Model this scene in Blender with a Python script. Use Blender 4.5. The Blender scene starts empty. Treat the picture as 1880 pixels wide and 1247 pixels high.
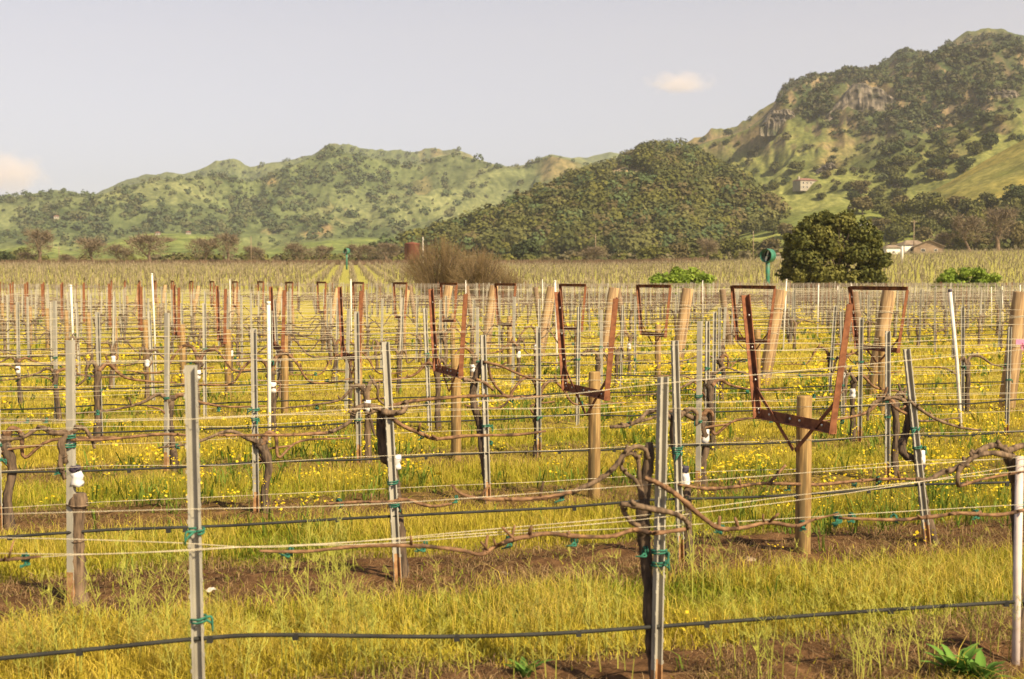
import bpy, math, random
import numpy as np
from mathutils import Vector, Matrix
from mathutils.bvhtree import BVHTree

# ------------------------------------------------------------------ camera, world, sun
SC = bpy.context.scene
COL = SC.collection
FPX = 2440.0
CAMZ = 1.8
PITCH = math.atan(113.5 / FPX)
cam_d = bpy.data.cameras.new('camera')
cam = bpy.data.objects.new('camera', cam_d)
COL.objects.link(cam)
cam_d.sensor_width = 36.0
cam_d.lens = 36.0 * FPX / 1880.0
cam_d.clip_start = 0.1
cam_d.clip_end = 20000.0
cam_d.dof.use_dof = True
cam_d.dof.focus_distance = 12.0
cam_d.dof.aperture_fstop = 4.5
cam.location = (0, 0, CAMZ)
cam.rotation_euler = (math.pi / 2 - PITCH, 0, 0)
SC.camera = cam
SC.render.resolution_x, SC.render.resolution_y = 1024, 679

SUN_EL, SUN_AZ = math.radians(40), math.radians(138)   # azimuth clockwise from +Y (view direction)
world = bpy.data.worlds.new('World')
SC.world = world
world.use_nodes = True
wn, wl = world.node_tree.nodes, world.node_tree.links
bg = wn['Background']
sky = wn.new('ShaderNodeTexSky')
sky.sky_type = 'NISHITA'
sky.sun_disc = False
sky.sun_elevation = SUN_EL
sky.sun_rotation = SUN_AZ
sky.air_density = 1.0
sky.dust_density = 1.2
sky.ozone_density = 1.5
hs = wn.new('ShaderNodeHueSaturation')
hs.inputs['Saturation'].default_value = 0.36
wl.new(sky.outputs[0], hs.inputs['Color'])
tint = wn.new('ShaderNodeMix'); tint.data_type = 'RGBA'; tint.blend_type = 'MULTIPLY'; tint.inputs[0].default_value = 1.0
tint.inputs[7].default_value = (1.01, 0.97, 1.07, 1)
wl.new(hs.outputs[0], tint.inputs[6])
wl.new(tint.outputs[2], bg.inputs['Color'])
bg.inputs['Strength'].default_value = 0.055

sun_d = bpy.data.lights.new('sun', 'SUN')
sun = bpy.data.objects.new('sun', sun_d)
COL.objects.link(sun)
sun_d.energy = 4.4
sun_d.angle = math.radians(0.5)
sun_d.color = (1.0, 0.82, 0.52)
to_sun = Vector((math.sin(SUN_AZ) * math.cos(SUN_EL), math.cos(SUN_AZ) * math.cos(SUN_EL), math.sin(SUN_EL)))
sun.rotation_euler = to_sun.to_track_quat('Z', 'Y').to_euler()
SC.view_settings.view_transform = 'Standard'
SC.view_settings.look = 'None'
SC.view_settings.exposure = 1.2
SC.cycles.volume_bounces = 4
SC.view_settings.gamma = 1.0

RNG = np.random.default_rng(7)
random.seed(7)

# ------------------------------------------------------------------ picture <-> place
def raydir(x, y):
    a, b = (x - 940.0) / FPX, (623.5 - y) / FPX
    return Vector((a, math.cos(PITCH) + b * math.sin(PITCH), -math.sin(PITCH) + b * math.cos(PITCH)))
def at(x, y, Y):
    d = raydir(x, y)
    k = Y / d.y
    return Vector((d.x * k, Y, CAMZ + d.z * k))
def elev(y):
    d = raydir(940, y)
    return d.z / d.y
TAN = 0.317
CT = 1 / math.sqrt(1 + TAN * TAN)
ST = TAN * CT
DV = 1.8
ROW0, ROWS = 5.28, 2.56
def yc(n): return ROW0 + ROWS * (n - 1)
def rowp(n, X, z=0.0, off=0.0):
    """point on row n at world X; off = metres across the row, towards the camera"""
    return Vector((X + off * ST, yc(n) + X * TAN - off * CT, z))
def row_at_px(n, x):
    u = (x - 940.0) / FPX
    Y = yc(n) / (1 - u * TAN)
    return u * Y
def onrow(n, x, y, off=0.0):
    """picture point carried to the vertical plane of row n"""
    d = raydir(x, y)
    c = yc(n) - off / CT
    k = c / (d.y - d.x * TAN)
    return Vector((0, 0, CAMZ)) + d * k

# ------------------------------------------------------------------ noise
_LAT = RNG.random((256, 256))
def vnoise(x, y):
    x = np.asarray(x, float); y = np.asarray(y, float)
    xi = np.floor(x).astype(int); yi = np.floor(y).astype(int)
    fx = x - xi; fy = y - yi
    fx = fx * fx * (3 - 2 * fx); fy = fy * fy * (3 - 2 * fy)
    a = _LAT[xi & 255, yi & 255]; b = _LAT[(xi + 1) & 255, yi & 255]
    c = _LAT[xi & 255, (yi + 1) & 255]; d = _LAT[(xi + 1) & 255, (yi + 1) & 255]
    return (a * (1 - fx) + b * fx) * (1 - fy) + (c * (1 - fx) + d * fx) * fy
def fbm(x, y, o=5, ridged=False):
    s = 0; a = 0.5; t = 0
    for i in range(o):
        n = vnoise(x + 17.3 * i, y + 9.1 * i)
        if ridged: n = 1 - abs(2 * n - 1)
        s = s + a * n; t += a; a *= 0.5
        x = np.asarray(x) * 2.03; y = np.asarray(y) * 2.03
    return s / t
def sstep(a, b, x):
    t = np.clip((np.asarray(x, float) - a) / (b - a), 0, 1)
    return t * t * (3 - 2 * t)

# ------------------------------------------------------------------ object helpers
def link(name, me, parent=None, loc=None):
    o = bpy.data.objects.new(name, me)
    COL.objects.link(o)
    if parent is not None: o.parent = parent
    if loc is not None: o.location = loc
    return o
def tag(o, label=None, cat=None, group=None, kind=None):
    if label: o['label'] = label
    if cat: o['category'] = cat
    if group: o['group'] = group
    if kind: o['kind'] = kind
    return o
def empty(name, loc, label, cat, group=None):
    o = link(name, None, None, loc)
    o.empty_display_size = 0.1
    return tag(o, label, cat, group)
def dup(root, loc, rotz=0.0, scale=None, label=None, group=None, cat=None):
    r = root.copy(); COL.objects.link(r)
    r.location = loc
    r.rotation_euler = (root.rotation_euler[0], root.rotation_euler[1], rotz)
    if scale is not None: r.scale = scale
    if label: r['label'] = label
    if group: r['group'] = group
    if cat: r['category'] = cat
    for ch in root.children:
        c = ch.copy(); COL.objects.link(c); c.parent = r
        for g in ch.children:
            d = g.copy(); COL.objects.link(d); d.parent = c
    return r
def mesh_np(name, V, F, mat, colors=None, smooth=False):
    """V (N,3); F (M,3) or (M,4); colors (N,3)"""
    V = np.asarray(V, np.float32); F = np.asarray(F, np.int32)
    me = bpy.data.meshes.new(name)
    k = F.shape[1]
    me.vertices.add(len(V)); me.vertices.foreach_set('co', V.ravel())
    me.loops.add(F.size); me.loops.foreach_set('vertex_index', F.ravel())
    me.polygons.add(len(F))
    me.polygons.foreach_set('loop_start', np.arange(0, F.size, k, dtype=np.int32))
    me.polygons.foreach_set('loop_total', np.full(len(F), k, np.int32))
    if smooth: me.polygons.foreach_set('use_smooth', np.ones(len(F), bool))
    me.update(calc_edges=True)
    if colors is not None:
        at_ = me.color_attributes.new('Col', 'FLOAT_COLOR', 'POINT')
        c = np.ones((len(V), 4), np.float32); c[:, :3] = colors
        at_.data.foreach_set('color', c.ravel())
    if mat: me.materials.append(mat)
    return me
class MB:
    """collects quads / triangles of one part"""
    def __init__(s): s.v = []; s.f = []; s.sm = []
    def add(s, vs, fs, smooth=False):
        b = len(s.v); s.v += [tuple(v) for v in vs]
        s.f += [tuple(i + b for i in f) for f in fs]; s.sm += [smooth] * len(fs)
        return s
    def box(s, c, size, rot=None, taper=1.0):
        x, y, z = (q / 2 for q in size)
        P = [Vector(p) for p in ((-x,-y,-z),(x,-y,-z),(x,y,-z),(-x,y,-z),(-x*taper,-y*taper,z),(x*taper,-y*taper,z),(x*taper,y*taper,z),(-x*taper,y*taper,z))]
        if rot is not None: P = [rot @ p for p in P]
        P = [p + Vector(c) for p in P]
        return s.add(P, [(3,2,1,0),(4,5,6,7),(0,1,5,4),(1,2,6,5),(2,3,7,6),(3,0,4,7)])
    def bar(s, a, b, w, t, up=Vector((0, 0, 1))):
        """rectangular bar from a to b, w wide across, t thick along 'up'"""
        a, b = Vector(a), Vector(b); d = (b - a).normalized()
        x = d.cross(Vector(up)).normalized(); y = x.cross(d).normalized()
        P = []
        for q in (a, b):
            for (i, j) in ((-1,-1),(1,-1),(1,1),(-1,1)): P.append(q + x * i * w / 2 + y * j * t / 2)
        return s.add(P, [(3,2,1,0),(4,5,6,7),(0,1,5,4),(1,2,6,5),(2,3,7,6),(3,0,4,7)])
    def tube(s, pts, radii, n=8, wob=0.0, rng=random, cap=True):
        pts = [Vector(p) for p in pts]
        if not hasattr(radii, '__len__'): radii = [radii] * len(pts)
        rings = []; nrm = None
        for i, p in enumerate(pts):
            t = (pts[min(i + 1, len(pts) - 1)] - pts[max(i - 1, 0)]).normalized()
            if nrm is None:
                nrm = t.cross(Vector((0.3, 0.9, 0.2))); 
                if nrm.length < 1e-3: nrm = t.cross(Vector((1, 0, 0)))
                nrm.normalize()
            else:
                nrm = (nrm - t * nrm.dot(t)).normalized()
            bn = t.cross(nrm)
            rings.append([p + (nrm * math.cos(a) + bn * math.sin(a)) * radii[i] * (1 + wob * (rng.random() - .5))
                          for a in (2 * math.pi * k / n for k in range(n))])
        vs = [v for r in rings for v in r]; fs = []
        for i in range(len(pts) - 1):
            for k in range(n):
                fs.append((i*n+k, i*n+(k+1)%n, (i+1)*n+(k+1)%n, (i+1)*n+k))
        if cap:
            fs.append(tuple(range(n - 1, -1, -1))); fs.append(tuple((len(pts)-1)*n + k for k in range(n)))
        return s.add(vs, fs, True)
    def lathe(s, prof, n=16, c=(0,0,0), rot=None):
        c = Vector(c); vs = []; fs = []
        for r, z in prof:
            for k in range(n):
                a = 2*math.pi*k/n; p = Vector((r*math.cos(a), r*math.sin(a), z))
                vs.append((rot @ p if rot else p) + c)
        for i in range(len(prof)-1):
            for k in range(n):
                fs.append((i*n+k, i*n+(k+1)%n, (i+1)*n+(k+1)%n, (i+1)*n+k))
        fs.append(tuple(range(n-1,-1,-1))); fs.append(tuple((len(prof)-1)*n+k for k in range(n)))
        return s.add(vs, fs, True)
    def mesh(s, name, mat):
        me = bpy.data.meshes.new(name)
        me.from_pydata(s.v, [], s.f)
        me.polygons.foreach_set('use_smooth', s.sm)
        me.materials.append(mat); me.update()
        return me
    def build(s, name, mat, parent=None, loc=None):
        return link(name, s.mesh(name, mat), parent, loc)
def spline(P, sub=6):
    """Catmull-Rom through the points"""
    P = [Vector(p) for p in P]
    Q = [P[0] * 2 - P[1]] + P + [P[-1] * 2 - P[-2]]
    out = []
    for i in range(1, len(Q) - 2):
        a, b, c, d = Q[i-1:i+3]
        for k in range(sub):
            t = k / sub
            out.append(0.5 * ((2*b) + (c - a)*t + (2*a - 5*b + 4*c - d)*t*t + (3*b - a - 3*c + d)*t**3))
    out.append(P[-1])
    return out
def rad_along(R, n):
    xs = np.linspace(0, 1, len(R)); return list(np.interp(np.linspace(0, 1, n), xs, R))

# ------------------------------------------------------------------ materials
def mat_new(name):
    m = bpy.data.materials.new(name); m.use_nodes = True
    nt = m.node_tree; b = nt.nodes['Principled BSDF']
    b.inputs['Specular IOR Level'].default_value = 0.25
    return m, nt, b
def noisy(name, c1, c2, scale=10.0, rough=0.8, metal=0.0, bump=0.0, detail=6.0, stretch=(1,1,1), c3=None, s3=3.0, lo=.35, hi=.65):
    m, nt, b = mat_new(name)
    N, L = nt.nodes, nt.links
    tc = N.new('ShaderNodeTexCoord'); mp = N.new('ShaderNodeMapping'); mp.inputs['Scale'].default_value = stretch
    L.new(tc.outputs['Object'], mp.inputs[0])
    n = N.new('ShaderNodeTexNoise'); n.inputs['Scale'].default_value = scale; n.inputs['Detail'].default_value = detail
    L.new(mp.outputs[0], n.inputs['Vector'])
    r = N.new('ShaderNodeValToRGB'); r.color_ramp.elements[0].position = lo; r.color_ramp.elements[1].position = hi
    r.color_ramp.elements[0].color = (*c1, 1); r.color_ramp.elements[1].color = (*c2, 1)
    L.new(n.outputs['Fac'], r.inputs[0]); out = r.outputs[0]
    if c3 is not None:
        n2 = N.new('ShaderNodeTexNoise'); n2.inputs['Scale'].default_value = s3; n2.inputs['Detail'].default_value = 8
        L.new(mp.outputs[0], n2.inputs['Vector'])
        r2 = N.new('ShaderNodeValToRGB'); r2.color_ramp.elements[0].position = .52; r2.color_ramp.elements[1].position = .64
        r2.color_ramp.elements[0].color = (0,0,0,1)
        L.new(n2.outputs['Fac'], r2.inputs[0])
        mx = N.new('ShaderNodeMix'); mx.data_type = 'RGBA'
        L.new(r2.outputs[0], mx.inputs[0]); L.new(out, mx.inputs[6]); mx.inputs[7].default_value = (*c3, 1)
        out = mx.outputs[2]
    L.new(out, b.inputs['Base Color'])
    b.inputs['Roughness'].default_value = rough; b.inputs['Metallic'].default_value = metal
    if bump:
        bp = N.new('ShaderNodeBump'); bp.inputs['Strength'].default_value = bump; bp.inputs['Distance'].default_value = 0.01
        L.new(n.outputs['Fac'], bp.inputs['Height']); L.new(bp.outputs[0], b.inputs['Normal'])
    return m
def leafy(name, trans=0.3, rough=0.7):
    """colour from the mesh's own per-leaf colour; thin leaves pass some light"""
    m, nt, b = mat_new(name); N, L = nt.nodes, nt.links
    a = N.new('ShaderNodeAttribute'); a.attribute_name = 'Col'
    L.new(a.outputs['Color'], b.inputs['Base Color']); b.inputs['Roughness'].default_value = rough
    b.inputs['Specular IOR Level'].default_value = 0.11
    if trans:
        t = N.new('ShaderNodeBsdfTranslucent'); L.new(a.outputs['Color'], t.inputs['Color'])
        mx = N.new('ShaderNodeMixShader'); mx.inputs[0].default_value = trans
        L.new(b.outputs[0], mx.inputs[1]); L.new(t.outputs[0], mx.inputs[2])
        L.new(mx.outputs[0], N['Material Output'].inputs['Surface'])
    return m
M = {}
M['galv'] = noisy('galvanised_steel', (.25,.23,.19), (.37,.345,.29), 14, .65, .1, .2, stretch=(1,1,.3), c3=(.19,.14,.09), s3=4)
M['galv_rust'] = noisy('rusty_stake_foot', (.20,.09,.035), (.36,.22,.11), 20, .85, 0, .2)
M['rust'] = noisy('rusted_iron', (.15,.055,.028), (.27,.11,.05), 22, .85, 0, .25, c3=(.085,.034,.024), s3=9)
M['tank'] = noisy('tank_rust', (.10,.03,.02), (.17,.055,.035), .8, .9, 0, .2)
M['bolt'] = noisy('bolt_steel', (.6,.58,.52), (.8,.78,.7), 30, .4, .6)
M['wood'] = noisy('treated_post_wood', (.17,.10,.04), (.36,.235,.095), 6, .85, 0, .3, stretch=(9,9,.7), c3=(.12,.085,.04), s3=2.2)
M['endwood'] = noisy('weathered_end_post_wood', (.27,.17,.085), (.46,.31,.16), 5, .9, 0, .4, stretch=(7,7,.6), c3=(.17,.11,.065), s3=1.8)
M['bark'] = noisy('vine_bark', (.040,.029,.023), (.14,.095,.062), 16, .95, 0, .9, stretch=(3,3,.5))
M['trunkbark'] = noisy('old_vine_bark', (.05,.034,.024), (.20,.135,.085), 14, .95, 0, .9, stretch=(3,3,.4))
M['cane'] = noisy('cane_bark', (.10,.052,.028), (.24,.135,.07), 30, .85, 0, .8, c3=(.05,.03,.02), s3=14)
M['hose'] = noisy('black_drip_hose', (.014,.014,.013), (.03,.03,.027), 9, .75, 0)
M['wire'] = noisy('galvanised_wire', (.36,.31,.23), (.52,.46,.35), 4, .5, .2)
M['tie'] = noisy('green_tie_tape', (.014,.085,.058), (.03,.15,.10), 40, .7)
M['white'] = noisy('white_plastic', (.56,.51,.46), (.68,.64,.59), 8, .45, c3=(.5,.44,.36), s3=4)
M['wrapw'] = noisy('white_trunk_wrap', (.50,.48,.48), (.66,.64,.65), 20, .6)
M['wrapd'] = noisy('dark_wrap_tape', (.03,.025,.045), (.08,.06,.09), 20, .6)
M['pink'] = noisy('pink_ribbon', (.60,.20,.33), (.70,.28,.42), 10, .6)
M['green_metal'] = noisy('green_painted_metal', (.025,.13,.085), (.05,.20,.135), 2.5, .5, 0, 0.05, c3=(.09,.13,.08), s3=1.2)
M['dark'] = noisy('painted_opening_shade', (.012,.02,.017), (.02,.03,.025), 3, .8)  # near-black colour standing in for the shade inside the fan shroud
M['polewood'] = noisy('utility_pole_wood', (.17,.12,.08), (.27,.2,.14), 3, .9)
M['stucco'] = noisy('cream_stucco', (.28,.25,.205), (.36,.32,.26), .5, .9)
M['wwall'] = noisy('white_wall', (.68,.63,.56), (.78,.74,.68), .4, .8)
M['redroof'] = noisy('red_tile_roof', (.19,.095,.075), (.25,.13,.10), .8, .9)
M['tanroof'] = noisy('brown_shingle_roof', (.17,.125,.09), (.25,.19,.14), .8, .9)
M['brownwall'] = noisy('brown_wall', (.22,.15,.10), (.32,.23,.16), .5, .9)
M['glass'] = noisy('dark_window_glass', (.03,.035,.04), (.06,.06,.07), 1, .2)
M['stone'] = noisy('field_stone', (.19,.13,.09), (.34,.26,.19), 9, .9, 0, .6)
M['treebark'] = noisy('tree_bark', (.045,.033,.025), (.10,.075,.055), 5, .95, 0, .5, stretch=(3,3,.5))
M['barebark'] = noisy('bare_tree_bark', (.13,.085,.055), (.23,.16,.105), 3, .95)
M['leaf'] = leafy('leaf', .25)
M['leaf_far'] = leafy('far_leaf', .12, .9)
M['grass'] = leafy('grass_blade', .38)
M['petal'] = leafy('petal', .3)
M['twig'] = leafy('twig', 0, .9)
M['fieldvine'] = leafy('dormant_vine_wood', 0, .9)

def ground_material():
    m, nt, b = mat_new('vineyard_soil'); N, L = nt.nodes, nt.links
    a = N.new('ShaderNodeAttribute'); a.attribute_name = 'Col'
    tc = N.new('ShaderNodeTexCoord')
    n = N.new('ShaderNodeTexNoise'); n.inputs['Scale'].default_value = 11; n.inputs['Detail'].default_value = 12; n.inputs['Roughness'].default_value = .7
    L.new(tc.outputs['Object'], n.inputs['Vector'])
    r = N.new('ShaderNodeValToRGB'); r.color_ramp.elements[0].position = .3; r.color_ramp.elements[1].position = .72
    r.color_ramp.elements[0].color = (.35,.32,.30,1); r.color_ramp.elements[1].color = (1.45,1.4,1.3,1)
    L.new(n.outputs['Fac'], r.inputs[0])
    mx = N.new('ShaderNodeMix'); mx.data_type = 'RGBA'; mx.blend_type = 'MULTIPLY'; mx.inputs[0].default_value = 1
    L.new(a.outputs['Color'], mx.inputs[6]); L.new(r.outputs[0], mx.inputs[7]); L.new(mx.outputs[2], b.inputs['Base Color'])
    b.inputs['Roughness'].default_value = 1.0; b.inputs['Specular IOR Level'].default_value = .05
    bp = N.new('ShaderNodeBump'); bp.inputs['Strength'].default_value = .8; bp.inputs['Distance'].default_value = .06
    L.new(n.outputs['Fac'], bp.inputs['Height']); L.new(bp.outputs[0], b.inputs['Normal'])
    return m
def hill_material(name, s1, s2):
    m, nt, b = mat_new(name); N, L = nt.nodes, nt.links
    a = N.new('ShaderNodeAttribute'); a.attribute_name = 'Col'
    tc = N.new('ShaderNodeTexCoord')
    cur = a.outputs['Color']
    for sc, lo, hi in ((s1, (.62,.66,.62,1), (1.32,1.28,1.2,1)), (s2, (.6,.66,.6,1), (1.3,1.26,1.2,1))):
        n = N.new('ShaderNodeTexNoise'); n.inputs['Scale'].default_value = sc; n.inputs['Detail'].default_value = 8; n.inputs['Roughness'].default_value = .65
        L.new(tc.outputs['Object'], n.inputs['Vector'])
        r = N.new('ShaderNodeValToRGB'); r.color_ramp.elements[0].position = .36; r.color_ramp.elements[1].position = .64
        r.color_ramp.elements[0].color = lo; r.color_ramp.elements[1].color = hi
        L.new(n.outputs['Fac'], r.inputs[0])
        mx = N.new('ShaderNodeMix'); mx.data_type = 'RGBA'; mx.blend_type = 'MULTIPLY'; mx.inputs[0].default_value = 1
        L.new(cur, mx.inputs[6]); L.new(r.outputs[0], mx.inputs[7]); cur = mx.outputs[2]
    L.new(cur, b.inputs['Base Color']); b.inputs['Roughness'].default_value = 1; b.inputs['Specular IOR Level'].default_value = .05
    return m
M['soil'] = ground_material()
M['hill_far'] = hill_material('far_hill_grass', .035, .16)
M['hill_near'] = hill_material('near_hill_grass', .05, .3)

# ------------------------------------------------------------------ ground
def gz(X, Y):
    """height of the valley floor"""
    X = np.asarray(X, float); Y = np.asarray(Y, float)
    u = X / np.maximum(Y, 1.0)
    k = 0.0215 + 0.017 * sstep(0.05, 0.40, u)
    r = np.maximum(0, Y - 118.0)
    z = k * (r - 35 * (1 - np.exp(-r / 35.0)))
    return z + 0.03 * (fbm(X * .35, Y * .35, 3) - .5) * (Y < 200)
def row_dist(X, Y):
    p = (Y - X * TAN - ROW0 - .30) / ROWS
    return np.abs(p - np.round(p)) * ROWS * CT
def ground_color(X, Y):
    d = row_dist(X, Y)
    nz = fbm(X * .9, Y * .9, 4)
    strip = 1 - sstep(.38, .66, d + (nz - .5) * .55)
    strip = strip * (1 - sstep(8.6, 15, Y) * .8)
    n9 = fbm(X * 7, Y * 7, 4); dirt = np.stack([.060 + .14*n9, .034 + .078*n9, .019 + .038*n9], -1)
    gr = np.stack([.22 + .12*nz, .195 + .08*nz, .035 + .01*nz], -1)
    far = np.stack([.40 + .06*nz, .355 + .06*nz, .055 + .02*nz], -1)
    w = sstep(8, 30, Y)[..., None]
    gr = gr * (1 - w) + far * w
    c = gr * (1 - strip[..., None]) + dirt * strip[..., None]
    f2 = np.stack([.275 + .10*nz, .275 + .08*nz, .07 + .02*nz], -1)
    w2 = sstep(98, 118, Y)[..., None]
    c = c * (1 - w2) + f2 * w2
    f3 = np.stack([.15 + .05*nz, .15 + .05*nz, .05 + .01*nz], -1)
    w3 = sstep(405, 470, Y)[..., None]
    return c * (1 - w3) + f3 * w3
def make_ground():
    ys = np.concatenate([np.arange(-12, 4, 2.0), np.arange(4, 14, .07), np.arange(14, 30, .22), np.arange(30, 100, 1.0), np.geomspace(100, 9000, 90)])
    us = np.linspace(-1, 1, 420)
    us = np.sign(us) * (np.abs(us) ** 1.6)
    Yg, Ug = np.meshgrid(ys, us, indexing='ij')
    Xg = Ug * (np.maximum(Yg, 0) * .9 + 14)
    Z = gz(Xg, Yg)
    near = (1 - sstep(20, 40, Yg)) * (Yg > 3)
    strip = 1 - sstep(.2, .7, row_dist(Xg, Yg))
    Z = Z + near * (strip * (.04 + .10 * (fbm(Xg * 6.5, Yg * 6.5, 5) - .5)) + .04 * (fbm(Xg * 5, Yg * 5, 3) - .5))
    nI, nJ = Yg.shape
    idx = np.arange(nI * nJ).reshape(nI, nJ)
    F = np.stack([idx[:-1,:-1], idx[:-1,1:], idx[1:,1:], idx[1:,:-1]], -1).reshape(-1, 4)
    V = np.stack([Xg, Yg, Z], -1).reshape(-1, 3)
    me = mesh_np('ground', V, F, M['soil'], ground_color(Xg, Yg).reshape(-1, 3), True)
    tag(link('ground', me), kind='structure')
make_ground()
def gp(X, Y): return Vector((X, Y, float(gz(X, Y))))

# ------------------------------------------------------------------ hills
BVH = {}
def hill(name, ridge, Yr, Yb, Yend, nu, nv, amp, fs, power, color, mat, cliff=None, xpad=(None, None), ridge_jit=0.0):
    """ridge: picture outline of the crest, carried to its distance Yr; the slope runs down to the valley floor at Yb"""
    px = np.array([p[0] for p in ridge], float); py = np.array([p[1] for p in ridge], float)
    uu = (px - 940) / FPX
    el = np.array([elev(y) for y in py])
    u = np.linspace(uu[0], uu[-1], nu)
    yr = np.interp(u, uu, Yr) if hasattr(Yr, '__len__') else np.full(nu, float(Yr))
    zr = CAMZ + np.interp(u, uu, el) * yr
    tf = np.linspace(0, 1, nv); tb = np.linspace(0, 1, nv // 4)[1:]
    Yf = Yb + (yr[None, :] - Yb) * tf[:, None]
    Yk = yr[None, :] + (Yend - yr[None, :]) * tb[:, None]
    Y = np.concatenate([Yf, Yk], 0); U = np.broadcast_to(u, Y.shape); X = U * Y
    T = np.concatenate([np.broadcast_to(tf[:, None], Yf.shape), np.broadcast_to(1 + tb[:, None], Yk.shape)], 0)
    g = gz(X, Y) - 3.0
    zr_ = np.maximum(zr[None, :] - g, 0)
    s = np.where(T <= 1, np.clip(T, 0, 1) ** power, np.cos(np.clip(T - 1, 0, 1) * math.pi / 2) ** 1.5)
    warp = fbm(X / fs * .5 + 31, Y / fs * .5, 3) * 2
    n = fbm(X / fs + warp, Y / fs, 6, True)
    env = np.clip(4 * T * (1.08 - T), 0, 1) ** .7 * (T < 1.08)
    n_b = fbm(X / (fs * .3) + warp * 1.5, Y / (fs * .38), 5, True)
    z = g + zr_ * s + ((n - .55) * amp + (n_b - .55) * amp * .34) * env * np.clip(zr_ / (zr_.max() * .5), 0, 1)
    if cliff is not None: z = cliff(z, X, Y, U, T, zr, yr)
    los = CAMZ + (zr[None, :] - CAMZ) * Y / yr[None, :]
    z = np.where(T < 1, np.minimum(z, los - (1 - T) * .02 * np.abs(los)), z)
    if ridge_jit: z = z + ridge_jit * (fbm(X / 25., Y / 60., 3) - .5) * (T > .9)
    V = np.stack([X, Y, z], -1)
    nI, nJ = z.shape
    # slope for colouring
    gyz = np.gradient(z, axis=0) / np.maximum(np.gradient(Y, axis=0), .1)
    gxz = np.gradient(z, axis=1) / np.maximum(np.abs(np.gradient(X, axis=1)), .1)
    slope = np.sqrt(gyz ** 2 + gxz ** 2)
    Px = 940 + FPX * X / Y
    Py = 510 - FPX * (z - CAMZ) / Y
    C = color(X, Y, z, Px, Py, T, slope)
    idx = np.arange(nI * nJ).reshape(nI, nJ)
    F = np.stack([idx[:-1,:-1], idx[:-1,1:], idx[1:,1:], idx[1:,:-1]], -1).reshape(-1, 4)
    V = V.reshape(-1, 3)
    me = mesh_np(name, V, F, mat, C.reshape(-1, 3), True)
    o = tag(link(name, me), kind='structure')
    BVH[o.name] = BVHTree.FromPolygons([tuple(v) for v in V.tolist()], F.tolist())
    return o
def mixc(a, b, w):
    return np.asarray(a) * (1 - w[..., None]) + np.asarray(b) * w[..., None]
def blob(Px, Py, x, y, rx, ry):
    return np.exp(-(((Px - x) / rx) ** 2 + ((Py - y) / ry) ** 2))
WOODS_FAR = [(90,415,120,22),(40,440,60,14),(330,395,110,24),(420,420,140,18),(540,350,90,45),(610,300,70,35),(420,330,50,16),(700,330,70,45),(150,395,80,20),(520,410,80,16),(250,430,90,14),(690,430,110,14),(110,355,45,10),(460,372,60,22)]
def col_far(X, Y, z, Px, Py, T, sl):
    n = fbm(X / 260, Y / 260, 5); n2 = fbm(X / 70 + 9, Y / 70, 5)
    c = mixc((.160,.172,.085), (.105,.122,.062), sstep(.40, .62, n))
    c = mixc(c, (.215,.155,.085), sstep(.60, .74, n2) * .6 * sstep(.25, .55, np.clip(1 - np.abs(Px - 830) / 300, 0, 1) + .2))
    w = sum(blob(Px, Py, *b) for b in WOODS_FAR)
    c = mixc(c, (.082,.105,.048), np.clip(w * (0.45 + n2 * .8), 0, .85))
    c = mixc(c, (.30,.20,.11), np.clip(sum(blob(Px, Py, *b) for b in ((575,430,16,6),(500,335,9,6),(150,400,10,3),(600,420,10,8),(500,425,14,4))) * 1.1, 0, .8))
    return mixc(c, (.18,.20,.075), sstep(.0, 1, (Py - 425) / 30) * .55 * np.clip(1 - w, 0, 1))
far_ridge = [(-420,390),(-200,385),(0,366),(50,357),(100,350),(135,352),(165,361),(200,352),(270,331),(330,326),(400,321),(435,327),(462,333),(500,315),(545,300),(580,284),(598,270),(607,264),(618,270),(632,278),(660,284),(700,291),(740,301),(775,299),(800,288),(832,281),(860,287),(882,293),(905,301),(930,306),(962,304),(985,292),(1012,284),(1035,289),(1060,296),(1100,308),(1180,330),(1300,360),(1450,400)]
hill('far_hills', far_ridge, 2900, 1250, 4100, 620, 230, 210, 420, .92, col_far, M['hill_far'], ridge_jit=6)
def col_dist(X, Y, z, Px, Py, T, sl):
    n = fbm(X / 200, Y / 200, 5)
    return mixc((.17,.19,.075), (.10,.12,.055), sstep(.4, .6, n))
hill('distant_ridge', [(900,330),(985,310),(1040,291),(1080,288),(1120,279),(1150,287),(1200,300),(1300,300),(1450,330)], 3900, 3000, 4800, 160, 50, 60, 400, 1, col_dist, M['hill_far'])

def col_knoll(X, Y, z, Px, Py, T, sl):
    n = fbm(X / 40, Y / 40, 4)
    c = mixc((.08,.095,.035), (.14,.145,.05), sstep(.4, .65, n))
    c = mixc(c, (.16,.20,.06), np.clip(blob(Px, Py, 1165, 325, 45, 16) * 1.2, 0, 1))
    return mixc(c, (.40,.30,.19), np.clip(sum(blob(Px, Py, *b) for b in ((1135,314,26,7),(1160,308,16,5),(945,380,9,4),(1083,378,10,6))) * 1.5, 0, 1))
knoll_ridge = [(690,468),(760,446),(840,418),(900,400),(960,372),(1010,345),(1050,325),(1090,312),(1130,305),(1165,290),(1185,278),(1215,275),(1260,281),(1300,298),(1340,318),(1375,345),(1400,372),(1440,398),(1500,424),(1560,450)]
hill('wooded_knoll', [(x, y + 8) for x, y in knoll_ridge], 1050, 560, 1330, 260, 110, 42, 150, .95, col_knoll, M['hill_near'])

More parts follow.
